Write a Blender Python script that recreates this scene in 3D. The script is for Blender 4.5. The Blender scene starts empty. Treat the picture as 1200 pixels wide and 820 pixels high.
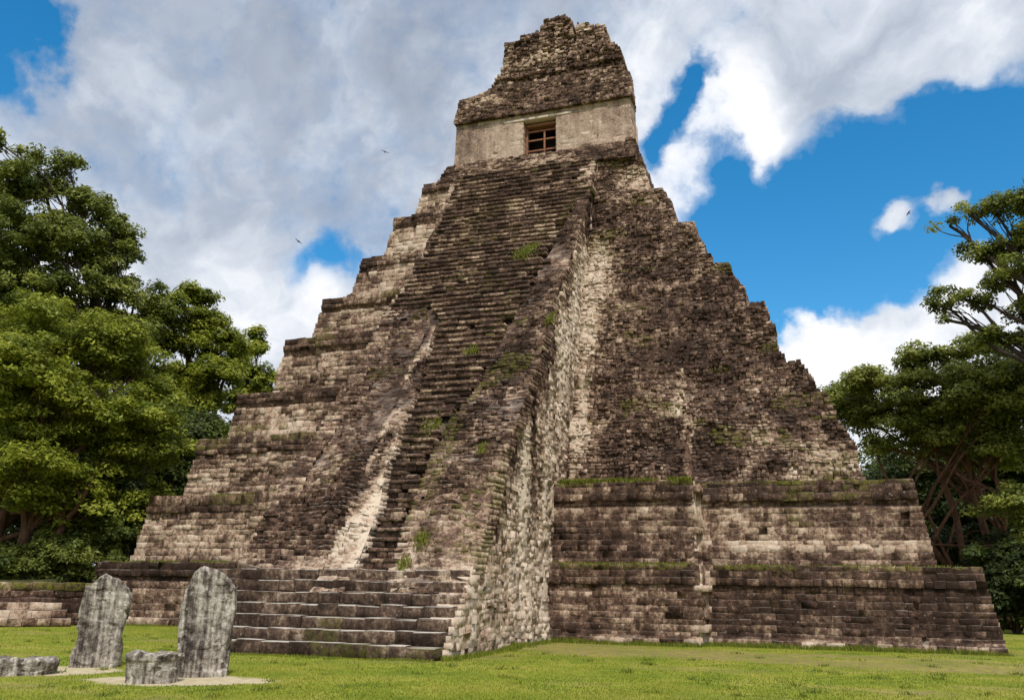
import bpy, math, random
import numpy as np
R = math.radians
rng = np.random.default_rng(7)
random.seed(7)
sc = bpy.context.scene
C = sc.collection

# ------------------------------------------------------------------ camera
from mathutils import Matrix, Vector
cam_d = bpy.data.cameras.new('camera'); cam = bpy.data.objects.new('camera', cam_d); C.objects.link(cam)
cam_d.sensor_width = 36; cam_d.sensor_fit = 'HORIZONTAL'; cam_d.lens = 996.4 / 1200 * 36
cam_d.clip_end = 5000
fw = Vector((-0.31149369, 0.91156064, 0.26838196)); rt = Vector((0.94747329, 0.31950778, 0.01446161)); up = Vector((0.07256749, -0.25878943, 0.96320402))
m = Matrix((rt, up, -fw)).transposed().to_4x4(); m.translation = (12.677, -31.589, 1.804)
cam.matrix_world = m
sc.camera = cam

# ------------------------------------------------------------------ world: nishita sky with clouds at infinity
SUN_EL, SUN_AZ = R(56), R(150)      # azimuth clockwise from +Y (sun behind and to the right of the viewer)
W = bpy.data.worlds.new('World'); sc.world = W; W.use_nodes = True
nt = W.node_tree; N = nt.nodes; L = nt.links; N.clear()
def nd(nt, t, **k):
    n = nt.nodes.new(t)
    for a, b in k.items(): setattr(n, a, b)
    return n
def mth(nt, op, a, b=None, c=None, clamp=False):
    n = nd(nt, 'ShaderNodeMath', operation=op, use_clamp=clamp)
    for i, v in enumerate((a, b, c)):
        if v is None: continue
        if isinstance(v, (int, float)): n.inputs[i].default_value = v
        else: nt.links.new(v, n.inputs[i])
    return n.outputs[0]
def mixc(nt, f, a, b, bt='MIX'):
    n = nd(nt, 'ShaderNodeMix', data_type='RGBA', blend_type=bt)
    for s, v in ((n.inputs[0], f), (n.inputs[6], a), (n.inputs[7], b)):
        if isinstance(v, (int, float)): s.default_value = v
        elif isinstance(v, tuple): s.default_value = (*v, 1) if len(v) == 3 else v
        else: nt.links.new(v, s)
    return n.outputs[2]
def ramp(nt, f, stops, interp='LINEAR'):
    n = nd(nt, 'ShaderNodeValToRGB'); n.color_ramp.interpolation = interp
    e = n.color_ramp.elements
    while len(e) < len(stops): e.new(.5)
    for x, (p, c) in zip(e, stops):
        x.position = p; x.color = (c, c, c, 1) if isinstance(c, (int, float)) else (*c, 1)
    nt.links.new(f, n.inputs[0]); return n.outputs[0]
def noise(nt, vec, scale, detail=4, rough=.55, dist=0, off=None, sc3=None):
    if sc3 or off:
        mp = nd(nt, 'ShaderNodeMapping'); nt.links.new(vec, mp.inputs[0])
        if sc3: mp.inputs['Scale'].default_value = sc3
        if off: mp.inputs['Location'].default_value = off
        vec = mp.outputs[0]
    n = nd(nt, 'ShaderNodeTexNoise'); n.inputs['Scale'].default_value = scale; n.inputs['Detail'].default_value = detail
    n.inputs['Roughness'].default_value = rough; n.inputs['Distortion'].default_value = dist
    nt.links.new(vec, n.inputs['Vector']); return n.outputs[0]
sky = nd(nt, 'ShaderNodeTexSky'); sky.sky_type = 'NISHITA'; sky.sun_disc = False
sky.sun_elevation = SUN_EL; sky.sun_rotation = SUN_AZ; sky.ozone_density = 3.0; sky.dust_density = .3; sky.air_density = 1.0
hs = nd(nt, 'ShaderNodeHueSaturation'); hs.inputs['Saturation'].default_value = 1.38; hs.inputs['Value'].default_value = 1.22; hs.inputs['Hue'].default_value = .49
L.new(sky.outputs[0], hs.inputs['Color'])
tc = nd(nt, 'ShaderNodeTexCoord'); D = tc.outputs['Generated']
# warp the direction so that cloud edges billow
def vnoise(scale, amp, det, src):
    n = nd(nt, 'ShaderNodeTexNoise'); n.inputs['Scale'].default_value = scale; n.inputs['Detail'].default_value = det
    L.new(src, n.inputs['Vector'])
    s = nd(nt, 'ShaderNodeVectorMath', operation='SUBTRACT'); L.new(n.outputs['Color'], s.inputs[0]); s.inputs[1].default_value = (.5, .5, .5)
    k = nd(nt, 'ShaderNodeVectorMath', operation='SCALE'); L.new(s.outputs[0], k.inputs[0]); k.inputs['Scale'].default_value = amp
    a = nd(nt, 'ShaderNodeVectorMath', operation='ADD'); L.new(src, a.inputs[0]); L.new(k.outputs[0], a.inputs[1]); return a.outputs[0]
DW = vnoise(5, .24, 9, D)
DF = vnoise(22, .05, 8, D)
def skydir(x, y):   # a direction in the sky
    d = fw * 996.4 + rt * (x - 600) - up * (y - 410); d.normalize(); return tuple(d)
def blob(x, y, r, w, src=None):
    v = nd(nt, 'ShaderNodeVectorMath', operation='DISTANCE'); L.new(DF if src else DW, v.inputs[0]); v.inputs[1].default_value = skydir(x, y)
    mr = nd(nt, 'ShaderNodeMapRange', interpolation_type='SMOOTHSTEP'); L.new(v.outputs['Value'], mr.inputs[0])
    mr.inputs[1].default_value = r; mr.inputs[2].default_value = r * .1; mr.inputs[3].default_value = 0; mr.inputs[4].default_value = w
    return mr.outputs[0]
cov = None
HOLES = [(15, 55, .10, -.9), (55, 25, .07, -.7), (5, 130, .05, -.5), (395, 320, .06, -.8), (350, 312, .04, -.6), (826, 72, .034, -.6, 1), (812, 95, .034, -.6, 1), (797, 122, .034, -.55, 1), (780, 150, .03, -.55, 1), (766, 178, .03, -.5, 1), (840, 120, .02, -.3, 1),
         (900, 290, .16, -1.2), (1000, 240, .17, -1.1), (1130, 200, .09, -.8), (850, 260, .07, -.8), (1180, 250, .2, -1.0), (1000, 150, .06, -.7), (940, 345, .06, -.8),
         (975, 410, .03, -.7), (1230, 200, .14, -.6), (1090, 270, .12, -.6)]
ADDS = [(1036, 254, .030, .62, 1), (1060, 245, .032, .66, 1), (1098, 229, .022, .66, 1), (1116, 235, .026, .66, 1), (1000, 95, .12, .6), (1100, 50, .14, .6), (1190, 40, .1, .5), (930, 170, .07, .7), (1080, 400, .10, 1.3), (1000, 400, .09, 1.2), (1020, 395, .09, 1.1), (930, 385, .06, 1.2), (960, 430, .06, .9), (1150, 410, .12, 1.1), (900, 200, .07, .5), (300, 380, .2, .5)]
for b in HOLES:
    o = blob(*b); cov = o if cov is None else mth(nt, 'ADD', cov, o)
cov = mth(nt, 'MAXIMUM', cov, -.95)
for b in ADDS: cov = mth(nt, 'ADD', cov, blob(*b))
cov = mth(nt, 'MINIMUM', cov, .35)
n1 = noise(nt, D, 4.5, 8, .55); n2 = noise(nt, D, 14, 8, .6)
cv = mth(nt, 'ADD', mth(nt, 'ADD', cov, .62), mth(nt, 'MULTIPLY', mth(nt, 'SUBTRACT', n1, .5), .9))
cv = mth(nt, 'ADD', cv, mth(nt, 'MULTIPLY', mth(nt, 'SUBTRACT', n2, .5), .8))
cv = mth(nt, 'ADD', cv, mth(nt, 'MULTIPLY', mth(nt, 'SUBTRACT', noise(nt, D, 40, 6, .6), .5), .6))
dens = ramp(nt, cv, [(.04, 0), (.22, .22), (.42, .75), (.68, 1)])
# cloud body: bright rims, soft grey bellies
n3 = noise(nt, DW, 3.2, 7, .5, off=(3, 1, 7)); n4 = noise(nt, DW, 9, 8, .55, off=(9, 4, 2))
bv = mth(nt, 'ADD', mth(nt, 'ADD', mth(nt, 'MULTIPLY', mth(nt, 'SUBTRACT', n3, .5), 1.1), mth(nt, 'MULTIPLY', mth(nt, 'SUBTRACT', n4, .5), .65)), .56)
belly = None
for b in [(250, 60, .35, -.10), (420, 60, .3, -.09), (100, 210, .2, -.05), (1000, 40, .25, -.07), (250, 215, .16, -.06), (540, 25, .2, -.06), (330, 360, .13, .16), (150, 110, .12, .06), (450, 170, .1, .08), (860, 190, .14, .14), (1040, 380, .2, .1), (760, 60, .12, .05)]:
    o = blob(*b); belly = o if belly is None else mth(nt, 'ADD', belly, o)
bv = mth(nt, 'ADD', bv, belly)
ccol = ramp(nt, bv, [(.16, (.30, .345, .43)), (.38, (.42, .475, .57)), (.54, (.64, .69, .77)), (.70, (1.0, 1.0, 1.02))])
k = nd(nt, 'ShaderNodeVectorMath', operation='SCALE'); L.new(ccol, k.inputs[0]); k.inputs['Scale'].default_value = 7.8
allc = mixc(nt, dens, hs.outputs[0], k.outputs[0])
bg = nd(nt, 'ShaderNodeBackground'); bg.inputs[1].default_value = .1; L.new(allc, bg.inputs[0])
wo = nd(nt, 'ShaderNodeOutputWorld'); L.new(bg.outputs[0], wo.inputs[0])

sd = bpy.data.lights.new('sun', 'SUN'); sd.energy = 2.7; sd.angle = R(5); sd.color = (1, .95, .87)
sun = bpy.data.objects.new('sun', sd); C.objects.link(sun)
sv = Vector((math.sin(SUN_AZ) * math.cos(SUN_EL), math.cos(SUN_AZ) * math.cos(SUN_EL), math.sin(SUN_EL)))
sun.rotation_euler = sv.to_track_quat('Z', 'Y').to_euler()
sc.view_settings.view_transform = 'Standard'; sc.view_settings.look = 'None'; sc.view_settings.gamma = 1; sc.view_settings.exposure = 0.5
sc.view_settings.use_curve_mapping = False
sc.cycles.max_bounces = 6; sc.cycles.diffuse_bounces = 3; sc.cycles.transparent_max_bounces = 8

# ------------------------------------------------------------------ noise in numpy
def _hash(ix, iy, iz, s):
    h = (ix * 374761393 + iy * 668265263 + iz * 2147483647 + s * 1274126177) & 0xffffffff
    h = ((h ^ (h >> 13)) * 1274126177) & 0xffffffff
    h = ((h ^ (h >> 16)) * 2246822519) & 0xffffffff
    return ((h ^ (h >> 15)) & 0xffff) / 65535.0
def vn(x, y, z=0., s=0):
    x, y, z = np.broadcast_arrays(np.asarray(x, float), np.asarray(y, float), np.asarray(z, float))
    ix = np.floor(x).astype(np.int64); iy = np.floor(y).astype(np.int64); iz = np.floor(z).astype(np.int64)
    fx = x - ix; fy = y - iy; fz = z - iz
    fx = fx * fx * (3 - 2 * fx); fy = fy * fy * (3 - 2 * fy); fz = fz * fz * (3 - 2 * fz)
    r = 0
    for a in (0, 1):
        for b in (0, 1):
            for c in (0, 1):
                w = (fx if a else 1 - fx) * (fy if b else 1 - fy) * (fz if c else 1 - fz)
                r = r + w * _hash(ix + a, iy + b, iz + c, s)
    return r * 2 - 1
def fbm(x, y, z=0., o=4, s=0, g=.5):
    r = 0; a = 1.; t = 0; f = 1.
    for i in range(o):
        r = r + a * vn(np.asarray(x) * f, np.asarray(y) * f, np.asarray(z) * f, s + i); t += a; a *= g; f *= 2.03
    return r / t
def sst(x, a, b):
    t = np.clip((np.asarray(x, float) - a) / (b - a), 0, 1); return t * t * (3 - 2 * t)

# ------------------------------------------------------------------ objects
def tag(o, label=None, cat=None, group=None, kind=None):
    for k_, v_ in (('label', label), ('category', cat), ('group', group), ('kind', kind)):
        if v_: o[k_] = v_
    return o
def empty(name, loc=(0, 0, 0), rz=0):
    o = bpy.data.objects.new(name, None); o.location = loc; o.rotation_euler = (0, 0, rz); C.objects.link(o); return o
def mesh_np(name, V, F, mat, parent=None, col=None, smooth=False, F3=None):
    """V (n,3), F (m,4) quads, F3 (k,3) triangles; col (n,4) goes to the point attribute 'tone'"""
    me = bpy.data.meshes.new(name); V = np.asarray(V, np.float32)
    F = np.zeros((0, 4), np.int32) if F is None else np.asarray(F, np.int32)
    F3 = np.zeros((0, 3), np.int32) if F3 is None else np.asarray(F3, np.int32)
    me.vertices.add(len(V)); me.vertices.foreach_set('co', V.ravel())
    nl = F.size + F3.size; me.loops.add(nl); me.polygons.add(len(F) + len(F3))
    me.loops.foreach_set('vertex_index', np.concatenate([F.ravel(), F3.ravel()]))
    me.polygons.foreach_set('loop_start', np.concatenate([np.arange(len(F)) * 4, F.size + np.arange(len(F3)) * 3]).astype(np.int32))
    try: me.polygons.foreach_set('loop_total', np.concatenate([np.full(len(F), 4), np.full(len(F3), 3)]).astype(np.int32))
    except Exception: pass
    if col is not None:
        at = me.color_attributes.new('tone', 'FLOAT_COLOR', 'POINT'); at.data.foreach_set('color', np.asarray(col, np.float32).ravel())
    me.update(calc_edges=True)
    if smooth: me.polygons.foreach_set('use_smooth', np.ones(len(me.polygons), bool))
    me.validate()
    o = bpy.data.objects.new(name, me); me.materials.append(mat); C.objects.link(o)
    if parent is not None: o.parent = parent
    return o

# ------------------------------------------------------------------ materials
def newmat(name):
    m = bpy.data.materials.new(name); m.use_nodes = True; nt = m.node_tree; nt.nodes.clear()
    out = nd(nt, 'ShaderNodeOutputMaterial'); b = nd(nt, 'ShaderNodeBsdfPrincipled'); nt.links.new(b.outputs[0], out.inputs[0])
    b.inputs['Roughness'].default_value = .95; b.inputs['Specular IOR Level'].default_value = .15
    return m, nt, b, out
def stone_mat(name, dark, mid, pale, white, bias=0., spread=1., streak=.3, moss=(.13, .13, .02), bump=.8, rnd=.5, toplight_dust=.9, ssc=1.):
    m, nt, b, out = newmat(name)
    tc = nd(nt, 'ShaderNodeTexCoord'); P = tc.outputs['Object']
    at = nd(nt, 'ShaderNodeAttribute', attribute_name='tone'); sp = nd(nt, 'ShaderNodeSeparateColor'); nt.links.new(at.outputs['Color'], sp.inputs[0])
    big = noise(nt, P, .45, 5, .6); med = noise(nt, P, 2.2, 6, .68, off=(5, 2, 1)); fine = noise(nt, P, 8, 6, .78)
    stk = noise(nt, P, 1.6, 5, .65, sc3=(1.6 * ssc, 1.6 * ssc, .22 * ssc ** .5))
    v = mth(nt, 'MULTIPLY', mth(nt, 'SUBTRACT', big, .5), .6 * spread)
    v = mth(nt, 'ADD', v, mth(nt, 'MULTIPLY', mth(nt, 'SUBTRACT', med, .5), .85 * spread))
    v = mth(nt, 'ADD', v, mth(nt, 'MULTIPLY', mth(nt, 'SUBTRACT', fine, .5), 1.15 * spread))
    v = mth(nt, 'ADD', v, mth(nt, 'MULTIPLY', mth(nt, 'SUBTRACT', stk, .5), 1.6 * streak))
    v = mth(nt, 'ADD', v, mth(nt, 'MULTIPLY', mth(nt, 'SUBTRACT', sp.outputs[1], .5), rnd))
    v = mth(nt, 'ADD', v, mth(nt, 'ADD', sp.outputs[0], bias))
    col = ramp(nt, v, [(.0, tuple(c * .6 for c in dark)), (.20, tuple(c * 1.25 for c in dark)), (.40, mid), (.62, pale), (.9, white)])
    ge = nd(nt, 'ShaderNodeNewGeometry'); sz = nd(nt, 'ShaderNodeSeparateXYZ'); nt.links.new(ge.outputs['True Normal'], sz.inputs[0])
    col = mixc(nt, mth(nt, 'MULTIPLY', ramp(nt, sz.outputs[2], [(.6, 0), (.9, 1)]), mth(nt, 'MULTIPLY', ramp(nt, med, [(.3, .35), (.6, 1)]), toplight_dust)), col, (.50, .46, .40))  # upward faces paler: dust, plus light from above painted into the colour
    # small lichen spots, pale
    vo = nd(nt, 'ShaderNodeTexVoronoi'); vo.inputs['Scale'].default_value = 5.5; nt.links.new(P, vo.inputs['Vector'])
    sl = ramp(nt, mth(nt, 'ADD', vo.outputs['Distance'], mth(nt, 'MULTIPLY', fine, .5)), [(.36, 1), (.44, 0)])
    sl = mth(nt, 'MULTIPLY', sl, ramp(nt, noise(nt, P, 1.1, 3, .6, off=(8, 8, 8)), [(.5, 0), (.62, .55)]))
    col = mixc(nt, sl, col, (.42, .35, .28))
    # moss on the marked stones
    ms = mth(nt, 'MULTIPLY', sp.outputs[2], ramp(nt, noise(nt, P, 5.5, 6, .78, off=(1, 7, 3)), [(.44, 0), (.56, 1)]))
    col = mixc(nt, ms, col, moss)
    nt.links.new(col, b.inputs['Base Color'])
    bp = nd(nt, 'ShaderNodeBump'); bp.inputs['Strength'].default_value = bump; bp.inputs['Distance'].default_value = .06
    nt.links.new(mth(nt, 'ADD', noise(nt, P, 9, 6, .7, off=(3, 3, 9)), mth(nt, 'MULTIPLY', noise(nt, P, 40, 3, .6), .4)), bp.inputs['Height']); nt.links.new(bp.outputs[0], b.inputs['Normal'])
    return m
M_stone = stone_mat('weathered_limestone', (.055, .033, .024), (.148, .090, .063), (.40, .290, .208), (.60, .49, .39), rnd=.30, spread=1.2, streak=.42, toplight_dust=.45)
M_step = stone_mat('worn_step_stone', (.050, .032, .024), (.135, .088, .063), (.36, .275, .205), (.56, .47, .385), rnd=.15, spread=1.2, streak=.5, toplight_dust=1.3)
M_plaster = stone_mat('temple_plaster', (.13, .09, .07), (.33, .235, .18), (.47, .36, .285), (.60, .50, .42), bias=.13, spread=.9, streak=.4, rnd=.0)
M_stela = stone_mat('stela_stone', (.045, .037, .031), (.145, .122, .102), (.34, .30, .255), (.60, .55, .49), bias=.50, spread=1.15, streak=1.15, rnd=.0, bump=1., toplight_dust=.3, ssc=3.2)
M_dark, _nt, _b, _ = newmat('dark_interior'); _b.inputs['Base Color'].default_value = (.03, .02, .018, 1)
M_wood, _nt, _b, _ = newmat('old_wood')
_P = nd(_nt, 'ShaderNodeTexCoord').outputs['Object']
_nt.links.new(ramp(_nt, noise(_nt, _P, 6, 4, .6, sc3=(4, 4, 1)), [(.3, (.14, .055, .035)), (.7, (.34, .17, .10))]), _b.inputs['Base Color'])
def leaf_mat(name, c1, c2, c3, trans=.3):
    m, nt, b, out = newmat(name)
    at = nd(nt, 'ShaderNodeAttribute', attribute_name='tone'); sp = nd(nt, 'ShaderNodeSeparateColor'); nt.links.new(at.outputs['Color'], sp.inputs[0])
    col = ramp(nt, sp.outputs[0], [(.1, c1), (.5, c2), (.95, c3)])
    nt.links.new(col, b.inputs['Base Color']); b.inputs['Roughness'].default_value = .55; b.inputs['Specular IOR Level'].default_value = .3
    tr = nd(nt, 'ShaderNodeBsdfTranslucent'); nt.links.new(col, tr.inputs[0])
    mx = nd(nt, 'ShaderNodeMixShader'); mx.inputs[0].default_value = trans
    nt.links.new(b.outputs[0], mx.inputs[1]); nt.links.new(tr.outputs[0], mx.inputs[2]); nt.links.new(mx.outputs[0], out.inputs[0]); return m
M_leaf = leaf_mat('leaf_green', (.055, .080, .014), (.175, .205, .036), (.33, .35, .07), .42)
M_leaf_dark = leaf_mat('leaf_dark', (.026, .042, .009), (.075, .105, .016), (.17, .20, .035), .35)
M_leaf_bright = leaf_mat('leaf_bright', (.075, .105, .010), (.225, .26, .024), (.38, .40, .05), .42)
M_grassblade = leaf_mat('grass_blade', (.08, .12, .014), (.21, .245, .022), (.37, .34, .07), .35)
def bark_mat(name, a, b_):
    m, nt, b, out = newmat(name); P = nd(nt, 'ShaderNodeTexCoord').outputs['Object']
    nt.links.new(ramp(nt, noise(nt, P, 3, 6, .7, sc3=(2.5, 2.5, .5)), [(.32, a), (.68, b_)]), b.inputs['Base Color'])
    bp = nd(nt, 'ShaderNodeBump'); bp.inputs['Strength'].default_value = .7; bp.inputs['Distance'].default_value = .05
    nt.links.new(noise(nt, P, 8, 5, .7, sc3=(2, 2, .4)), bp.inputs['Height']); nt.links.new(bp.outputs[0], b.inputs['Normal']); return m
M_bark = bark_mat('bark_brown', (.06, .04, .03), (.22, .15, .11))
M_bark_red = bark_mat('bark_reddish', (.06, .030, .02), (.20, .11, .07))
M_bark_dark = bark_mat('bark_dark', (.03, .022, .018), (.10, .075, .06))

# ------------------------------------------------------------------ masonry
CUBEF = np.array([[0, 1, 2, 3], [4, 5, 1, 0], [5, 6, 2, 1], [6, 7, 3, 2], [7, 4, 0, 3], [8, 9, 5, 4], [9, 10, 6, 5], [10, 11, 7, 6], [11, 8, 4, 7]])
class Masonry:
    """collects courses of individually shaped stones"""
    def __init__(s): s.V = []; s.F = []; s.col = []; s.n = 0
    def add_np(s, V, F, col):
        s.V.append(V); s.F.append(F + s.n); s.col.append(col); s.n += len(V)
    def course(s, u0, u1, v0, v1, surf, org, U, Nn, cl=(.25, .6), prot=.04, gap=.012, jit=.012, bev=.018, depth=.5, drop=.01, tone=None, moss=None, wav=0., rnd=rng):
        if u1 - u0 < .08 or v1 - v0 < .02: return
        n = max(1, int((u1 - u0) / (.5 * (cl[0] + cl[1]))) + 2)
        w = rnd.uniform(cl[0], cl[1], n * 2); e = np.concatenate([[0], np.cumsum(w)]); k = np.searchsorted(e, u1 - u0)
        e = e[:k + 1] * ((u1 - u0) / e[k]) if k < len(e) else e * ((u1 - u0) / e[-1])
        a = u0 + e[:-1]; b = u0 + e[1:]
        keep = rnd.random(len(a)) > drop; a = a[keep]; b = b[keep]; m = len(a)
        if m == 0: return
        uc = (a + b) / 2; vc = (v0 + v1) / 2
        off = surf(uc, np.full(m, vc)) + prot * (rnd.random(m) * 1.6 - .8)
        g = gap / 2; a = a + g; b = b - g
        hh = v1 - v0
        lo = np.full(m, v0 + g * .6) + rnd.uniform(-.06, .06, m) * hh; hi = np.full(m, v1 - g * .6) + rnd.uniform(-.07, .07, m) * hh
        bv = np.minimum(bev * rnd.uniform(.5, 1.6, m), np.minimum((b - a), hh) * .3)
        u = np.stack([a + bv, b - bv, b - bv, a + bv, a, b, b, a, a, b, b, a], 1)
        v = np.stack([lo + bv, lo + bv, hi - bv, hi - bv, lo, lo, hi, hi, lo, lo, hi, hi], 1)
        z0 = off[:, None]
        nn = np.concatenate([np.repeat(z0, 4, 1), np.repeat(z0 - bv[:, None] * 1.1, 4, 1), np.repeat(z0 - depth, 4, 1)], 1)
        if wav: v = v + wav * fbm(u * .55, v * .5, 0, 2, 123)
        J = rnd.normal(0, jit, (m, 12, 3)); J[:, 8:] = 0
        u = u + J[:, :, 0]; v = v + J[:, :, 1] * .7; nn = nn + J[:, :, 2]
        P = org + u[..., None] * U + v[..., None] * np.array([0, 0, 1.]) + nn[..., None] * Nn
        s.F.append((CUBEF[None] + (np.arange(m) * 12)[:, None, None] + s.n).reshape(-1, 4)); s.V.append(P.reshape(-1, 3)); s.n += m * 12
        t = tone(uc, np.full(m, vc)) if tone else np.full(m, .4); ms = moss(uc, np.full(m, vc)) if moss else np.zeros(m)
        c = np.stack([t, rnd.random(m), np.clip(ms, 0, 1), np.ones(m)], 1); s.col.append(np.repeat(c, 12, 0))
    def wall(s, z0, z1, ch, ur, surf, org=(0, 0, 0), U=(1, 0, 0), Nn=(0, -1, 0), **k):
        U = np.array(U, float); Nn = np.array(Nn, float); org = np.array(org, float); z = z0
        back = k.pop('back', .045); zz = np.linspace(z0, z1 - .02, max(3, int((z1 - z0) / .15)))
        if back is not None:
            ed = [ur(q) for q in zz]
            for j in range(max(len(e[0]) if isinstance(e[0], list) else 1 for e in ed)):
                if any(isinstance(e[0], list) for e in ed): break
                a = np.array([e[0] for e in ed]); b = np.array([e[1] for e in ed])
                nn_ = max(2, int(np.max(b - a) / .16)); t = np.linspace(0, 1, nn_)[None]
                uu = (a + .06)[:, None] + (b - a - .12)[:, None] * t; vv = np.repeat(zz[:, None], nn_, 1)
                of = np.array([surf(uu[i], vv[i]) for i in range(len(zz))]) - back - .03 * vn(uu * 5, vv * 5)
                P = org + uu[..., None] * U + vv[..., None] * np.array([0, 0, 1.]) + of[..., None] * Nn
                tn = k.get('tone'); tt = (np.array([tn(uu[i], vv[i]) for i in range(len(zz))]) if tn else np.full(uu.shape, .3)) - .08
                s.grid(P, tt, 0 * tt)
        r = k.get('rnd', rng)
        while z < z1 - .03:
            h = r.uniform(*ch); h = z1 - z if z1 - z < h * 1.5 else h
            u0, u1 = ur(z + h / 2)
            for q in (u0 if isinstance(u0, list) else [(u0, u1)]): s.course(q[0], q[1], z, z + h, surf, org, U, Nn, **k)
            z += h
    def solid(s, poly_b, poly_t, zb, zt, tone=.35, moss=0.):
        """prism between two plans of equal vertex count"""
        n = len(poly_b); V = np.array([(x, y, zb) for x, y in poly_b] + [(x, y, zt) for x, y in poly_t])
        cV = np.array([(np.mean([p[0] for p in poly_t]), np.mean([p[1] for p in poly_t]), zt)])
        if n == 4: F = [[i, (i + 1) % 4, 4 + (i + 1) % 4, 4 + i] for i in range(4)] + [[4, 5, 6, 7], [3, 2, 1, 0]]
        s.add_np(V, np.array(F), np.tile([tone, .5, moss, 1], (len(V), 1)))
    def grid(s, P, tone, moss):
        """P (a,b,3) sheet"""
        a, b = P.shape[:2]; i = np.arange(a * b).reshape(a, b)
        F = np.stack([i[:-1, :-1], i[1:, :-1], i[1:, 1:], i[:-1, 1:]], -1).reshape(-1, 4)
        col = np.stack([tone.ravel(), np.full(a * b, .5), moss.ravel(), np.ones(a * b)], 1)
        s.add_np(P.reshape(-1, 3), F, col)
    def build(s, name, mat, parent): return mesh_np(name, np.concatenate(s.V), np.concatenate(s.F), mat, parent, np.concatenate(s.col))

# ------------------------------------------------------------------ the pyramid
ZT = np.array([0, 2.66, 5.67, 8.47, 10.87, 13.84, 16.21, 18.77, 21.25, 23.46])
WB = np.array([21.7, 19.794, 17.834, 16.46, 14.39, 12.783, 11.107, 9.325, 7.761, 6.9]) * .85
BT = np.array([.471, .492, .392, .419, .466, .471, .584, .464, .416]) * .85
YB = np.array([0, 1.096, 2.228, 3.582, 4.728, 5.924, 7.11, 8.073, 9.033, 9.9]) * .85
PR = [9.15, 8.95, 8.5, 8.1, 7.6, 7.2, 6.6, 5.9, 5.0]           # right edge of the projecting central panel
PL = [10.0, 9.97, 10.3, 10.2, 9.7, 9.0, 8.3, 6.2, 5.2]          # left edge of it
OUT = [1.06, 1.05, .32, .28, .25, .22, .2, .15, .1]
PROF_Z = np.array([0, .32, .64, .96, 1.28, 1.6, 1.92, 2.24, 2.68, 5.68, 8.5, 12.77, 17.97, 21.3, 23.6, 24.5])
PROF_Y = np.array([-10.75, -10.42, -10.08, -9.74, -9.4, -9.1, -8.8, -8.45, -8.04, -5.96, -3.3, 0, 4.4, 6.5, 7.75, 8.3])
SXL, SXR = -4.35, 3.69
pyr = tag(empty('stepped_pyramid', (0, 0, 0)), 'towering weathered stone step pyramid with a steep ruined stairway and a small temple on top', 'pyramid')

def ruin(x, k):
    if k < 2: return np.zeros_like(x)
    return .9 * sst(x, 3.0, 5.5)
def front_surf(k):
    z0, z1 = ZT[k], ZT[k + 1]; h = z1 - z0
    def f(x, z):
        t = np.clip((z - z0) / h, 0, 1)
        yt = YB[k] + BT[k] * t
        yl = YB[k] - .1 + (YB[k + 1] - YB[k]) * t
        rr = ruin(x, k)
        y = yt * (1 - rr) + yl * rr
        inp = ((x < PR[k]) & (x > -PL[k]))
        y = y - OUT[k] * inp
        if k < 2: y = y + .14 * (x > (16.15 if k == 0 else 14.95) - .5 * t) - .0
        crisp = 1 - rr
        y = y - .13 * crisp * (t > .76)                                     # projecting upper band
        y = y + .10 * crisp * ((t > .70) & (t <= .76))
        if k == 0: y = y - .10 * (t < .09)
        if k == 1: y = y - .08 * (t < .25) * (x > 9.3)
        er = fbm(x * .45, z * .6, 0, 4, 11 + k)
        amp = .05 + .30 * rr + (.05 if k >= 2 else 0)
        y = y + er * amp + .22 * rr * np.maximum(0, fbm(x * 1.3, z * 1.3, 3, 3, 40)) 
        # slumped, eaten-out ends low on the left side
        y = y + .16 * np.maximum(0, fbm(x * .9, z * 2.2, 5, 3, 77)) * (x < -PL[k] + 2) * (k > 0)
        return -y
    return f
def right_edge(k):
    z0, z1 = ZT[k], ZT[k + 1]
    def g(z):
        t = np.clip((z - z0) / (z1 - z0), 0, 1); a = WB[k] - BT[k] * t; b = WB[k] - .15 + (WB[k + 1] - WB[k] + .15) * t
        r = .0 if k < 2 else (.8 if k == 2 else .55)
        return a * (1 - r) + b * r + (.22 * fbm(z * .7, 0, 0, 3, 5) if k >= 2 else 0) + (0, 0, 0, .25, .40, .40, .30, .12, .05)[k] + (.10 * float(vn(z * 2.7, 1)) if k >= 2 else 0)
    return g
def left_edge(k):
    z0, z1 = ZT[k], ZT[k + 1]
    return lambda z: -(WB[k] - BT[k] * np.clip((z - z0) / (z1 - z0), 0, 1)) + .05 * float(vn(z * 2.1, k))
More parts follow.
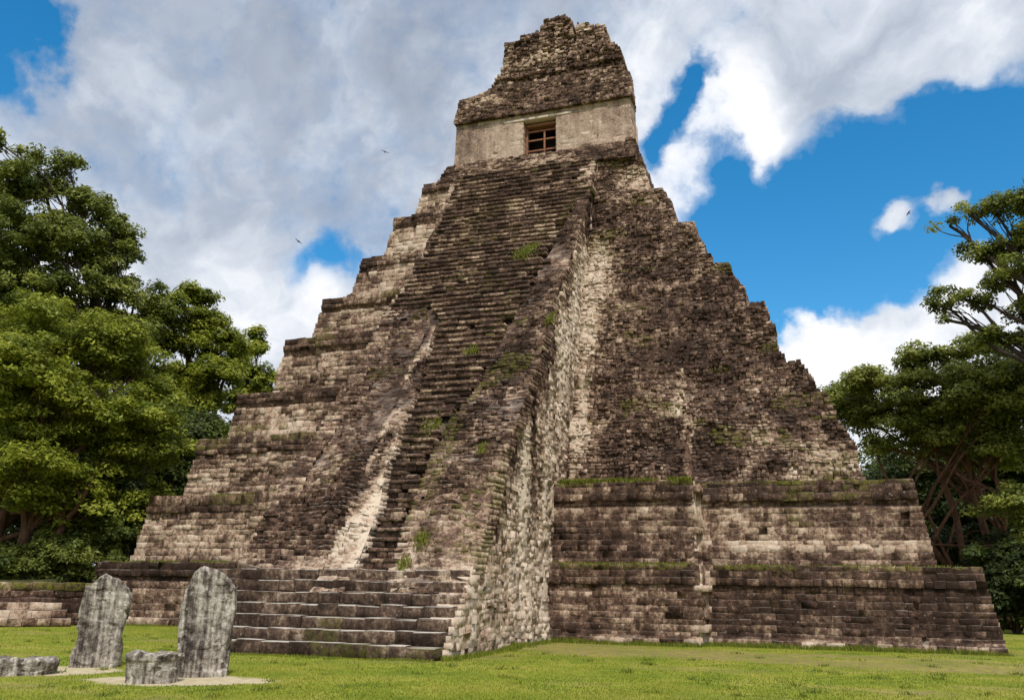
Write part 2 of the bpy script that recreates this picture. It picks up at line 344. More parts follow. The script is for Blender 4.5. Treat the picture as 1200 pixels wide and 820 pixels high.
def tone_front(k):
    z0, z1 = ZT[k], ZT[k + 1]
    def f(x, z):
        t = (z - z0) / (z1 - z0)
        b = np.where(x < -4, .37, .29) + .0
        b = b + .22 * fbm(x * .35, z * .8, 2, 3, 21)
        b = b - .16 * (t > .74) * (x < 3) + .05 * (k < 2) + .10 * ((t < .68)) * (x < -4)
        if k == 0: b = b - .10 - .06 * (x > 9) + .14 * ((t > .60) & (t < .70) & (x > 4) & (x < 9)) - .10 * (x < -9) + .30 * (t < .09) * (fbm(x * 1.2, 0, 0, 2, 12) > -.15)
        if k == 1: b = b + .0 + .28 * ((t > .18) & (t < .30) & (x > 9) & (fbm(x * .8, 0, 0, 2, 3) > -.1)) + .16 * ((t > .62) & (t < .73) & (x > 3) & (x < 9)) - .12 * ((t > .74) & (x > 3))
        # pale strip beside the stairway and pale seam along the panel's edge
        pale = np.exp(-((x - 4.1) / (.38 + .25 * (fbm(z * .6, 0, 0, 2, 19) + .5))) ** 2) * sst(z, 4.5, 8) * (1 - sst(z, 16.5, 19))
        b = b + .55 * pale
        b = b + .38 * np.exp(-((x - PR[k] - .02) / .16) ** 2) * (k < 4)
        if k >= 2:
            b = b + .03 - .09 * sst(x, 4.8, 5.8) + .38 * np.maximum(0, fbm(x * .55, z * .55, 9, 3, 31)) 
            b = b + .22 * (x > 10) * (z < 8.4) * (vn(x * .7, z * .9, 0, 4) > .1)
            b = b + .3 * (k == 8) * (x > 3.5) * (t < .8) * (vn(x * 1.3, 0, 0, 8) > -.1)
        return b
    return f
def moss_front(k):
    z0, z1 = ZT[k], ZT[k + 1]
    def f(x, z):
        t = (z - z0) / (z1 - z0); n = fbm(x * .6, z * .5, 0, 2, 55)
        m = np.zeros_like(x)
        if k < 2: m = m + .7 * (t > .95) * (n > -.1)
        if k == 1: m = m + .55 * (t > .74) * (x > 9) * (x < 15) * (n > .05) + .45 * (t > .8) * (x < -9) * (x > -13) * (n > -.2)
        if k == 1: m = m + .5 * (t > .45) * (np.abs(x - 12.4) < .35)
        if k >= 2: m = m + .6 * (fbm(x * .5, z * 1.2, 0, 2, 66) > .45)
        return m
    return f
BACK = 26.0
terr = []
for k in range(9):
    Mz = Masonry(); z0, z1 = ZT[k], ZT[k + 1]; re, le = right_edge(k), left_edge(k); fs = front_surf(k)
    big = k < 2
    hidden_r = SXR - .5
    def urL(z): return le(z), (SXL + .6 if z < 24 else 0)
    def urR(z): return hidden_r, re(z)
    ch = (.22, .34) if big else (.20, .32)
    # left part of the front (and above the foot of the stair also behind it)
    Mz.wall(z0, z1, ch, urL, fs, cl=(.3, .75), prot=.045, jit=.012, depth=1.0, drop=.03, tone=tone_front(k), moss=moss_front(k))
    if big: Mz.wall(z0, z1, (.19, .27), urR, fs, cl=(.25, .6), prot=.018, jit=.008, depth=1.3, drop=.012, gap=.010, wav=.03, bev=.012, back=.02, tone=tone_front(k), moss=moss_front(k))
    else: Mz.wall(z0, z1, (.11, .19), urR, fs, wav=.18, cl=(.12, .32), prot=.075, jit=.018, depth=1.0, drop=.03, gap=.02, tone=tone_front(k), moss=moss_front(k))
    # sides
    yr = lambda z: -float(fs(np.array([re(z) - .1]), np.array([z]))[0]) + .08
    yl_ = lambda z: -float(fs(np.array([le(z) + .1]), np.array([z]))[0]) + .08
    sd_tone = lambda u, v: .38 + .2 * fbm(u * .5, v, 4, 3, 9)
    Mz.wall(z0, z1, (.2, .3) if big else (.14, .24), lambda z: (yr(z), YB[k] + (8 if k > 2 else 5)), lambda u, v: np.array([re(q) for q in v]) + .0 * u + .06 * fbm(u, v, 1, 3, 8), U=(0, 1, 0), Nn=(1, 0, 0), cl=(.25, .6), prot=.05, depth=.6, tone=sd_tone)
    Mz.wall(z0, z1, (.24, .34), lambda z: (yl_(z), YB[k] + 4), lambda u, v: -np.array([le(q) for q in v]) + .0 * u, U=(0, 1, 0), Nn=(-1, 0, 0), cl=(.35, .8), prot=.04, depth=.6, tone=sd_tone)
    # solid core behind the facing
    i = .22; wb, wt = re(z0) - .3, re(z1) - .3
    y0, y1 = YB[k] + (.6 if k >= 2 else .35), (YB[k + 1] + .4 if k >= 2 else YB[k] + BT[k] + .3); bk0, bk1 = BACK - k * 1.1, BACK - k * 1.1 - .4
    wl0, wl1 = WB[k] - i, WB[k] - BT[k] - i
    Mz.solid([(-wl0, y0), (wb, y0), (wb, bk0), (-wl0, bk0)], [(-wl1, y1), (wt, y1), (wt, bk1), (-wl1, bk1)], z0 - .05, z1 - .035, .35, .25)
    if k < 2:
        Mz.solid([(-PL[k] + .3, YB[k] - OUT[k] + .3), (PR[k] - .3, YB[k] - OUT[k] + .3), (PR[k] - .3, YB[k] + 1), (-PL[k] + .3, YB[k] + 1)],
                 [(-PL[k] + .3, YB[k] + BT[k] - OUT[k] + .3), (PR[k] - .3, YB[k] + BT[k] - OUT[k] + .3), (PR[k] - .3, YB[k] + 1), (-PL[k] + .3, YB[k] + 1)], z0 - .04, z1 - .045, .35, .6)
        # end faces of the central panel
        for sgn, xe in ((1, PR[k]), (-1, -PL[k])):
            Mz.wall(z0, z1, (.24, .34), lambda z: (YB[k] - OUT[k] + .12 + BT[k] * (z - z0) / (z1 - z0), YB[k] + .8), lambda u, v: sgn * xe - sgn * .02 + 0 * u if sgn > 0 else -xe - .02 + 0 * u,
                    U=(0, 1, 0), Nn=(sgn, 0, 0), cl=(.3, .5), prot=.03, depth=.5, tone=lambda u, v: np.full(len(u), .75))
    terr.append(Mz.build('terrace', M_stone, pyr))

# broad steps at the foot of the stairway
for i in range(7):
    Mz = Masonry(); z0, z1 = i * .32, (i + 1) * .32; yf = PROF_Y[i]; xl_ = -3.55 - .18 * i
    Mz.wall(z0 - (.05 if i == 0 else 0), z1, (.33, .4), lambda z: (xl_, SXR - .02), lambda u, v: -yf + .03 * fbm(u * .5, i, 0, 2, 3), cl=(.5, 1.0), prot=.02, jit=.008, depth=.9, drop=0., gap=.012, bev=.02,
            tone=lambda u, v: .24 + .2 * fbm(u * .9, i * 3., 0, 3, 60), moss=lambda u, v: .4 * (fbm(u * .9, i * .7, 0, 2, 61) > .1) * (i < 3))
    Mz.solid([(xl_ + .2, yf + .25), (SXR - .2, yf + .25), (SXR - .2, -6), (xl_ + .2, -6)], [(xl_ + .2, yf + .25), (SXR - .2, yf + .25), (SXR - .2, -6), (xl_ + .2, -6)], z0, z1 - .035, .45)
    Mz.wall(z0, z1, (.33, .4), lambda z: (yf + .05, -7.5 if i < 5 else -6.5), lambda u, v: -xl_ + 0 * u, U=(0, 1, 0), Nn=(-1, 0, 0), cl=(.4, .7), prot=.02, depth=.4, tone=lambda u, v: np.full(len(u), .35))
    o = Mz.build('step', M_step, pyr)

# the stairway
def py(z): return np.interp(z, PROF_Z, PROF_Y)
def cl_(z): return np.interp(z, [0, 4, 7.2, 11.5, 12.5, 14, 24], [-1.0, -1.1, -1.25, -1.85, -1.9, -2.6, -4.2])
def cr_(z): return np.interp(z, [0, 4, 7.2, 12.4, 13.6, 24], [.1, .1, -.45, -1.2, -2.4, -4.1])
def xr_(z): return np.interp(z, [0, 1.7, 4, 6, 9, 12, 17, 21, 24], [1.0, 1.0, .85, .95, 1.6, 2.1, 2.6, 3.2, 3.4])
wig = lambda z, s: .18 * float(fbm(z * 1.1, s, 0, 3, 91))
St = Masonry()
sL = lambda u, v: -py(v) + .05 + .22 * fbm(u * .7, v * .7, 0, 4, 71) - .25 * sst(v, 0, 0)
def tL(u, v): return .30 + .30 * fbm(u * .6, v * .6, 3, 3, 72) + .28 * np.exp(-((v - 1.8) / 1.5) ** 2)
mL = lambda u, v: .3 * (fbm(u * .9, v * .9, 3, 2, 73) > .35)
St.wall(1.5, 23.4, (.12, .19), lambda z: (SXL + (.9 if z < 2.3 else 0) + wig(z, 1), cl_(z) + wig(z, 2)), sL, wav=.22, cl=(.14, .40), prot=.08, jit=.018, depth=.7, drop=.03, gap=.02, tone=tL, moss=mL)
# pale strip of exposed core
sC = lambda u, v: -py(v) + .14 - .2 * sst(v, 9, 12) + .12 * fbm(u * 1.1, v * 1.1, 0, 3, 74)
St.wall(1.62, 12.4, (.12, .20), lambda z: (cl_(z) + wig(z, 2), cr_(z) + wig(z, 3) - .15), sC, wav=.2, cl=(.15, .35), prot=.07, jit=.03, depth=.7, drop=.02, gap=.02,
        tone=lambda u, v: .60 + .75 * fbm(u * 1.1, v * .6, 1, 3, 75) - .10 * sst(v, 5, 9) - .35 * sst(v, 6, 11) * (fbm(u, v * .8, 1, 2, 76) > 0))
# surviving treads
sS = lambda u, v: -py(np.round((v) / .33) * .33) - .12 + .05 * fbm(u * .8, v * .4, 0, 3, 77)
z = 1.32; i = 0
while z < 23.2:
    a, b = cr_(z) + wig(z, 3), xr_(z) + wig(z, 4) + .25 * rng.normal()
    if z > 13.3: a = SXL + wig(z, 1) + .3
    zz = z
    sS = (lambda y_, i_: lambda u, v: -y_ + .06 * fbm(u * .9, i_ * .9, 0, 3, 77) + .10 * fbm(u * .35, i_ * .35, 5, 3, 78))(py(z + .05) , i)
    St.course(a, b, z, z + .19, sS, np.zeros(3), np.array([1., 0, 0]), np.array([0, -1., 0]), cl=(.3, .7), prot=.035, jit=.010, depth=.8, drop=.01, gap=.018,
              tone=lambda u, v: .21 + .25 * fbm(u, v * .9, 0, 3, 79), moss=lambda u, v: .5 * (fbm(u * .6, v * .6, 0, 2, 80) > .3))
    St.course(a, b, z + .19, z + .31, (lambda s_: lambda u, v: s_(u, v) + .05)(sS), np.zeros(3), np.array([1., 0, 0]), np.array([0, -1., 0]), cl=(.3, .7), prot=.03, jit=.010, depth=.8, drop=.03, gap=.018,
              tone=lambda u, v: .29 + .3 * fbm(u, v * .9, 0, 3, 81))
    z += .315; i += 1
# heap of slumped rubble on the right half
sR = lambda u, v: -py(v) + .12 * sst(u, .8, 2.2) + .22 * fbm(u * .55, v * .55, 0, 4, 82) - .15 * sst(v, 16, 20) + .22 * np.exp(-((u - 2.6) / 1.2) ** 2) * np.exp(-((v - 3.4) / 1.6) ** 2)
def tR(u, v): return .28 - .07 * sst(v, 7, 12) + .30 * fbm(u * .7, v * .7, 3, 3, 83) + .22 * np.exp(-((v - 2.8) / 1.3) ** 2) + .15 * sst(u, 2.9, 3.7)
mR = lambda u, v: .6 * (fbm(u * .8, v * .5, 3, 3, 84) + .9 * np.exp(-((u - .95 - .10 * (v - 4)) / .6) ** 2) * sst(v, 2, 4) * (1 - sst(v, 9, 11)) > .42)
St.wall(1.62, 23.4, (.12, .19), lambda z: (xr_(z) + wig(z, 4), SXR + .5 * wig(z, 5) + .02), sR, wav=.22, cl=(.14, .42), prot=.085, jit=.018, depth=.8, drop=.03, gap=.02, tone=tR, moss=mR)
# core of the stair
zz = np.arange(1.0, 23.3, .3)
xs = np.linspace(SXL + .12, SXR - .12, 30)
Zg, Xg = np.meshgrid(zz, xs, indexing='ij'); P = np.stack([Xg, py(Zg) + .32, Zg], -1)
St.grid(P, np.full(Zg.shape, .1), np.zeros(Zg.shape))
stair = St.build('stairway', M_stone, pyr)
# flank walls of the stairway
def back_y(z):
    k = int(np.clip(np.searchsorted(ZT, z, 'right') - 1, 0, 8)); return YB[k] - OUT[k] + .5
Sw = Masonry()
gro = lambda u, v: .17 * fbm(u * 1.5, v * .18, 0, 3, 90) + .10 * fbm(u * .8, v * .8, 0, 3, 92)
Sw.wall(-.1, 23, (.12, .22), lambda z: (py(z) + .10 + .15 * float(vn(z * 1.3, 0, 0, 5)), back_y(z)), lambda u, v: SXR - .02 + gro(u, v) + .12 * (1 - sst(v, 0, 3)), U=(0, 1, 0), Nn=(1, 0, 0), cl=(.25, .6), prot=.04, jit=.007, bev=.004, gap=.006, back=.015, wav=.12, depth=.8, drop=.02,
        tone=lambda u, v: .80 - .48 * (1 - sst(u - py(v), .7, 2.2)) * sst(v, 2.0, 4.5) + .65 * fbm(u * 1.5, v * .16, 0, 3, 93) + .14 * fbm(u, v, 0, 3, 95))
Sw.build('stair_flank', M_stone, pyr)
Sw = Masonry()
Sw.wall(-.1, 23, (.2, .3), lambda z: (py(z) + .15, back_y(z)), lambda u, v: -SXL - .02 + gro(u, v), U=(0, 1, 0), Nn=(-1, 0, 0), cl=(.3, .6), prot=.05, jit=.015, depth=.8, tone=lambda u, v: .4 + .3 * fbm(u * 1.3, v * .3, 0, 3, 97))
zz = np.arange(0, 23.4, .5); 
for xx in (SXL + .3, SXR - .35):
    P = np.stack([np.stack([np.full(len(zz), xx), py(zz) + .4, zz], -1), np.stack([np.full(len(zz), xx), [back_y(q) + 1 for q in zz], zz], -1)], 1)
    Sw.grid(P, np.full(P.shape[:2], .2), np.zeros(P.shape[:2]))
Sw.build('stair_flank', M_stone, pyr)

# summit platform under the temple
Mz = Masonry()
Mz.wall(23.3, 24.72, (.11, .2), lambda z: (-5.35 + (z - 23.4) * .2, 5.75 - (z - 23.4) * .2), lambda u, v: -(7.75 + (v - 23.4) * .65 + .15 * fbm(u * .5, v, 0, 3, 6)), cl=(.18, .5), prot=.08, jit=.02, depth=1.2, drop=.03, tone=lambda u, v: .3 + .25 * fbm(u * .6, v, 0, 3, 7))
Mz.solid([(-5.2, 8.3), (5.5, 8.3), (5.5, 16), (-5.2, 16)], [(-5.0, 8.7), (5.4, 8.7), (5.4, 16), (-5.0, 16)], 23.2, 24.70)
Mz.wall(23.3, 24.72, (.16, .24), lambda z: (8.3, 15.5), lambda u, v: 5.65 + 0 * u, U=(0, 1, 0), Nn=(1, 0, 0), cl=(.2, .5), prot=.06, depth=.5, tone=lambda u, v: np.full(len(u), .3))
Mz.build('summit_platform', M_stone, pyr)

# ------------------------------------------------------------------ temple on the summit
tmp = empty('temple'); tmp.parent = pyr
TX0, TX1, TY, TZ0, TZ1 = -4.88, 5.42, 9.02, 24.66, 27.5
DX0, DX1, DZ = -.72, 1.18, 27.1
Mz = Masonry()
wt = lambda u, v: .36 + .20 * fbm(u * .5, v * .7, 0, 3, 13) - .18 * (v < 24.95) + .1 * np.exp(-((u - .2) / 1.6) ** 2)
kw = dict(cl=(.5, 1.0), prot=.002, jit=.002, gap=.002, bev=.003, back=-.012, depth=.9, drop=0, tone=wt)
fT = lambda u, v: -(TY + .02 * fbm(u * .6, v * .6, 0, 3, 14))
bt = lambda z: TX0 + .05 * (z - TZ0), 
Mz.wall(TZ0, DZ, (.28, .34), lambda z: (TX0 + .03 * (z - TZ0), DX0), fT, **kw)
Mz.wall(TZ0, DZ, (.28, .34), lambda z: (DX1, TX1 - .03 * (z - TZ0)), fT, **kw)
Mz.wall(DZ + .16, TZ1, (.22, .3), lambda z: (TX0 + .08, TX1 - .08), fT, **kw)
kw.pop('back')
Mz.course(TX0 + .08, -1.9, DZ, DZ + .16, fT, np.zeros(3), np.array([1., 0, 0]), np.array([0, -1., 0]), **kw)
Mz.course(2.1, TX1 - .08, DZ, DZ + .16, fT, np.zeros(3), np.array([1., 0, 0]), np.array([0, -1., 0]), **kw)
for (x_, sg, yy) in ((TX1 - .05, 1, 1.5), (-TX0 - .05, -1, 1.5)):
    Mz.wall(TZ0, TZ1, (.28, .34), lambda z: (TY + .04, TY + yy), lambda u, v: x_ + 0 * u, U=(0, 1, 0), Nn=(sg, 0, 0), **{**kw, 'depth': .5})
for (x_, sg) in ((4.6, 1), (4.2, -1)):
    Mz.wall(TZ0, 29.3, (.28, .34), lambda z: (TY + 1.4, TY + 6), lambda u, v: x_ + 0 * u, U=(0, 1, 0), Nn=(sg, 0, 0), **{**kw, 'depth': .5})
for (x_, sg) in ((DX0, 1), (-DX1, -1)):   # jambs
    Mz.wall(TZ0, DZ, (.28, .34), lambda z: (TY + .04, TY + 1.2), lambda u, v: x_ + 0 * u, U=(0, 1, 0), Nn=(sg, 0, 0), **{**kw, 'depth': .3, 'tone': lambda u, v: np.full(len(u), .3)})
Mz.solid([(-4.3, TY + 5.6), (4.7, TY + 5.6), (4.7, TY + 6), (-4.3, TY + 6)], [(-4.3, TY + 5.6), (4.7, TY + 5.6), (4.7, TY + 6), (-4.3, TY + 6)], TZ0, 29)
Mz.build('wall', M_plaster, tmp)
def box_mesh(name, boxes, mat, parent, tone=.5, bevel=.02):
    V = []; F = []; n = 0
    for (x0, x1, y0, y1, z0, z1) in boxes:
        V += [(x, y, z) for x in (x0, x1) for y in (y0, y1) for z in (z0, z1)]
        F += [[n + a for a in q] for q in ([0, 1, 3, 2], [4, 6, 7, 5], [0, 4, 5, 1], [2, 3, 7, 6], [0, 2, 6, 4], [1, 5, 7, 3])]; n += 8
    o = mesh_np(name, V, F, mat, parent, np.tile([tone, .5, 0, 1], (n, 1)))
    if bevel: b = o.modifiers.new('b', 'BEVEL'); b.width = bevel; b.segments = 2
    return o
box_mesh('lintel', [(-1.88, 2.08, TY - .06, TY + .5, DZ + .01, DZ + .15)], M_plaster, tmp, .75)
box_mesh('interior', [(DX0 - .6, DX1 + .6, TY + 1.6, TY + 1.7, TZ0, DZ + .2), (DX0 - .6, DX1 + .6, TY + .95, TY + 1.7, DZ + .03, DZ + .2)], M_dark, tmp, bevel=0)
gate = box_mesh('wooden_gate', [(-.62, 1.08, TY + .42, TY + .50, z_, z_ + .09) for z_ in (25.35, 26.0, 26.55)] + [(.36, .46, TY + .36, TY + .43, TZ0 + .02, 26.6), (-.7, -.58, TY + .4, TY + .52, TZ0 + .02, DZ), (-.7, 1.16, TY + .3, TY + .9, 26.86, 27.0)], M_wood, tmp, bevel=.01)
# upper zone, overhanging rough masonry above a moulding
Mz = Masonry()
def top_in(x): return np.interp(x, [-4.9, -2.8, 0, 5.4], [29.45, 29.8, 29.8, 29.3])
def zu(z):
    if z < 29.3: return (-4.98 + (z - 27.5) * .12 + .05 * float(vn(z * 3, 0)), 5.52 - (z - 27.5) * .1)
    return (-4.0 + (z - 29.3) * 2.5, 5.0)
uz = lambda u, v: -(8.82 + .18 * (v - 27.5) + .08 * fbm(u * .8, v, 0, 3, 15) - .05 * (v < 27.72))
ut = lambda u, v: .33 + .30 * fbm(u * .6, v * 1.0, 0, 3, 16) + .25 * np.exp(-((u - .3) / 1.0) ** 2 - ((v - 28.6) / .5) ** 2)
Mz.wall(27.5, 29.8, (.13, .22), zu, uz, wav=.1, cl=(.16, .42), prot=.07, jit=.02, depth=1.0, drop=.04, gap=.02, tone=ut)
for sg, xx in ((1, 5.42), (-1, 4.9)):
    Mz.wall(27.5, 29.3, (.15, .24), lambda z: (8.95 + .18 * (z - 27.5), 10.6), lambda u, v: xx - (v - 27.5) * .1, U=(0, 1, 0), Nn=(sg, 0, 0), cl=(.2, .4), prot=.06, depth=.6, tone=lambda u, v: np.full(len(u), .3))
Mz.solid([(-4.7, 9.2), (5.2, 9.2), (5.2, 10.5), (-4.7, 10.5)], [(-4.5, 9.5), (5.0, 9.5), (5.0, 10.5), (-4.5, 10.5)], 27.48, 29.25)
Mz.solid([(-4.1, 10.3), (4.5, 10.3), (4.5, 15), (-4.1, 15)], [(-3.9, 10.3), (4.3, 10.3), (4.3, 14.8), (-3.9, 14.8)], 27.47, 29.4)
Mz.build('upper_facade', M_stone, tmp)
# roof comb
CY = 11.0
LZ = np.array([28., 30.9, 31.2, 31.95, 34.1, 34.15, 34.5, 34.55, 34.62, 35.2, 35.4]); LX = np.array([-4.3, -3.7, -3.4, -2.95, -2.7, -1.8, -1.7, -.75, -.7, -.55, .2])
RZ = np.array([28., 29.0, 31.1, 32.5, 32.75, 34.05, 34.1, 34.15, 34.65]); RX = np.array([5.0, 4.93, 4.75, 4.38, 3.85, 3.5, 3.45, 3.4, 1.6])
Mz = Masonry()
def combr(z):
    a, b = float(np.interp(z, LZ, LX)) + .06 * float(vn(z * 4, 3)), float(np.interp(z, RZ, RX)) + .08 * float(vn(z * 4, 9))
    if z > 34.65: return (-.5 + (z - 34.65) * .5, 1.6 - (z - 34.65) * .8)
    if z > 33.0: return [(a, -.62), (-.52, 1.60), (1.78, b)], None
    return a, b
Csurf = lambda u, v: -(CY + .06 * (v - 30) + .16 * fbm(u * .9, v * .9, 0, 4, 17) - .16 * ((v > 31.4) & (v < 31.7)) + .12 * (((u > -2.2) & (u < -.9) | (u > .2) & (u < 1.4)) & (v < 34)) + .1 * (v > 33.2) * (u > 1.7))
ct = lambda u, v: .38 + .30 * fbm(u * .7, v * .8, 0, 3, 18)
Mz.wall(28, 35.3, (.12, .22), combr, Csurf, wav=.12, cl=(.15, .42), prot=.09, jit=.028, depth=1.3, drop=.05, gap=.02, tone=ct)
for sg, X_, Z_ in ((1, RX, RZ), (-1, -LX, LZ)):
    Mz.wall(28, 34.0, (.14, .24), lambda z: (CY + .15, CY + 1.9), lambda u, v: np.interp(v, Z_, X_) - .08 + 0 * u, U=(0, 1, 0), Nn=(sg, 0, 0), cl=(.2, .45), prot=.07, depth=.6, jit=.02, tone=lambda u, v: np.full(len(u), .3))
Mz.solid([(-4.1, CY + .5), (4.8, CY + .5), (4.8, CY + 1.9), (-4.1, CY + 1.9)], [(-2.8, CY + .6), (4.2, CY + .6), (4.2, CY + 1.8), (-2.8, CY + 1.8)], 28, 32.3)
Mz.solid([(-2.75, CY + .6), (3.75, CY + .6), (3.75, CY + 1.7), (-2.75, CY + 1.7)], [(-2.5, CY + .7), (3.35, CY + .7), (3.35, CY + 1.7), (-2.5, CY + 1.7)], 32.2, 33.95)
Mz.solid([(-.4, CY + .6), (1.45, CY + .6), (1.45, CY + 1.7), (-.4, CY + 1.7)], [(-.2, CY + .7), (1.3, CY + .7), (1.3, CY + 1.6), (-.2, CY + 1.6)], 33.9, 35.1)
Mz.build('roof_comb', M_stone, tmp)

#@@REST
# ------------------------------------------------------------------ ground: one sheet to the horizon
SAND = [(1.0, -17.0, 1.75, .95), (-2.4, -16.75, 1.35, .95), (-3.4, -18.0, 1.6, .45)]      # bare sandy patches round the stones (x, y, rx, ry)
def sandmask(x, y):
    m = 0
    for (a, b, rx, ry) in SAND:
        ux = (x - a) * .947 + (y - b) * .32; uy = -(x - a) * .32 + (y - b) * .947
        d = (ux / rx) ** 2 + (uy / ry) ** 2 + .35 * fbm(x * 1.7, y * 1.7, 0, 3, 33)
        m = np.maximum(m, 1 - sst(d, .75, 1.15))
    return m
def soilmask(x, y):
    n = fbm(x * .30, y * .62, 0, 5, 34, .65)
    return np.clip(sst(n + .12 + .6 * np.exp(-((y + 4.5 + .10 * (x - 8)) / 2.2) ** 2) * sst(x, 2, 5), .05, .7), 0, 1)
def gz(x, y): return .03 * fbm(x * .25, y * .25, 0, 3, 35) + .012 * fbm(x * 2, y * 2, 0, 2, 36) - .02
def axis(a, b, st, far):
    c = np.arange(a, b, st); r = []; d = st; v = b
    while v < far: r.append(v); d *= 1.25; v += d
    l = []; d = st; v = a - st
    while v > -far: l.append(v); d *= 1.25; v -= d
    return np.concatenate([l[::-1], c, r])
gx, gy = axis(-24, 26, .14, 1500), axis(-23, 2, .14, 1500)
GX, GY = np.meshgrid(gx, gy, indexing='ij')
near = (np.abs(GX) < 40) & (np.abs(GY) < 40)
GZ = np.where(near, gz(GX, GY), -.02)
sm = sandmask(GX, GY); so = soilmask(GX, GY)
mg, nt, b, out = newmat('lawn_and_soil'); P = nd(nt, 'ShaderNodeTexCoord').outputs['Object']
at = nd(nt, 'ShaderNodeAttribute', attribute_name='tone'); sp = nd(nt, 'ShaderNodeSeparateColor'); nt.links.new(at.outputs['Color'], sp.inputs[0])
g = ramp(nt, noise(nt, P, .55, 7, .7), [(.34, (.12, .18, .014)), (.5, (.23, .26, .024)), (.66, (.35, .31, .06))])
g = mixc(nt, ramp(nt, noise(nt, P, 9, 5, .75), [(.35, 0), (.7, .55)]), g, (.06, .085, .01))
s_ = ramp(nt, noise(nt, P, 3, 6, .7), [(.35, (.14, .10, .045)), (.65, (.27, .20, .10))])
g = mixc(nt, mth(nt, 'MULTIPLY', sp.outputs[1], ramp(nt, noise(nt, P, 5, 6, .75), [(.42, 0), (.56, 1)])), g, s_)
sd_ = ramp(nt, noise(nt, P, 5, 6, .7), [(.35, (.36, .30, .19)), (.65, (.50, .43, .29))])
g = mixc(nt, mth(nt, 'MULTIPLY', sp.outputs[0], 1.0), g, sd_)
nt.links.new(g, b.inputs['Base Color'])
bp = nd(nt, 'ShaderNodeBump'); bp.inputs['Strength'].default_value = .6; bp.inputs['Distance'].default_value = .04
nt.links.new(noise(nt, P, 14, 5, .7), bp.inputs['Height']); nt.links.new(bp.outputs[0], b.inputs['Normal'])
Mg = Masonry(); i_ = np.arange(GX.size).reshape(GX.shape)
F = np.stack([i_[:-1, :-1], i_[1:, :-1], i_[1:, 1:], i_[:-1, 1:]], -1).reshape(-1, 4)
ground = mesh_np('ground', np.stack([GX, GY, GZ], -1).reshape(-1, 3), F, mg, None, np.stack([sm.ravel(), so.ravel(), 0 * sm.ravel(), 1 + 0 * sm.ravel()], 1))
tag(ground, 'short patchy green lawn with worn bare soil in front of the pyramid', 'lawn', kind='structure')

# ------------------------------------------------------------------ grass blades
def blades(name, x, y, z, h, w, mat, parent=None, lean=.35, tone=None):
    n = len(x); a = rng.uniform(0, 6.283, n); dx, dy = np.cos(a) * w / 2, np.sin(a) * w / 2
    la = rng.uniform(0, 6.283, n); lr = h * lean * rng.uniform(.2, 1.3, n)
    V = np.stack([np.stack([x - dx, y - dy, z], 1), np.stack([x + dx, y + dy, z], 1), np.stack([x + np.cos(la) * lr, y + np.sin(la) * lr, z + h], 1)], 1)
    t = np.clip(rng.normal(.5, .22, n), 0, 1) if tone is None else tone
    return mesh_np(name, V.reshape(-1, 3), None, mat, parent, np.repeat(np.stack([t, t, t, np.ones(n)], 1), 3, 0), F3=np.arange(n * 3).reshape(-1, 3))
n = 300000
cx_, cy_ = 12.68, -31.59
ang = rng.uniform(R(-14), R(55), n) ; dist = 12.5 + (44 - 12.5) * rng.random(n) ** 1.7     # fan in front of the viewer
x = cx_ - np.sin(ang) * dist; y = cy_ + np.cos(ang) * dist
keep = (y < 0.3) | (x > 18.6) | (x < -18.6); keep &= ~((x > SXL - .3) & (x < SXR) & (y > -10.7)); keep &= ~((x > SXR) & (x < 9) & (y > -1)); keep &= ~((x > -10) & (x < 0) & (y > -1)); x, y = x[keep], y[keep]
k_ = rng.random(len(x)) > np.maximum(sandmask(x, y) * 1.2, soilmask(x, y) * 1.0); x, y = x[k_], y[k_]
cl = fbm(x * .5, y * .5, 0, 4, 44)
t = np.clip(.45 + .7 * cl + rng.normal(0, .15, len(x)), 0, 1)
gr = blades('grass', x, y, gz(x, y) - .005, rng.uniform(.018, .05, len(x)) * (1 + .4 * cl), rng.uniform(.010, .022, len(x)), M_grassblade, tone=t)
tag(gr, 'short green grass blades covering the lawn', 'grass', kind='stuff')
# taller fringe along the foot of the walls
segs = [((3.75, -10.7), (3.75, -1.2), 4200, .10), ((3.8, -1.15), (9.1, -1.15), 3200, .13), ((9.2, -.95), (9.3, -.1), 400, .12), ((9.3, -.1), (18.5, -.1), 4500, .13), ((-4.6, -10.9), (3.7, -10.9), 2500, .05), ((-18.4, -.1), (-10, -.1), 1500, .07), ((-10, -1.2), (-4.6, -1.2), 1200, .07)]
X = []; Y = []; H = []
for (a, b2, n, h) in segs:
    t = rng.random(n); X.append(a[0] + (b2[0] - a[0]) * t + np.abs(rng.normal(0, .16, n)) * (1 if a[0] == b2[0] and a[0] > 0 else rng.normal(0, .3, n)))
    dn = np.abs(rng.normal(0, .18, n)); Y.append(a[1] + (b2[1] - a[1]) * t - dn * (a[1] == b2[1])); H.append(h * rng.uniform(.4, 1.4, n) * (.5 + np.clip(.6 + fbm(X[-1] * .7, Y[-1] * .7, 0, 3, 45), 0, 1.4)))
X, Y, H = map(np.concatenate, (X, Y, H))
gf = blades('grass', X, Y, gz(X, Y), H, rng.uniform(.014, .028, len(X)), M_grassblade, tone=np.clip(rng.normal(.4, .2, len(X)), 0, 1))
tag(gf, 'brighter longer grass growing in a fringe along the foot of the pyramid', 'grass', kind='stuff')
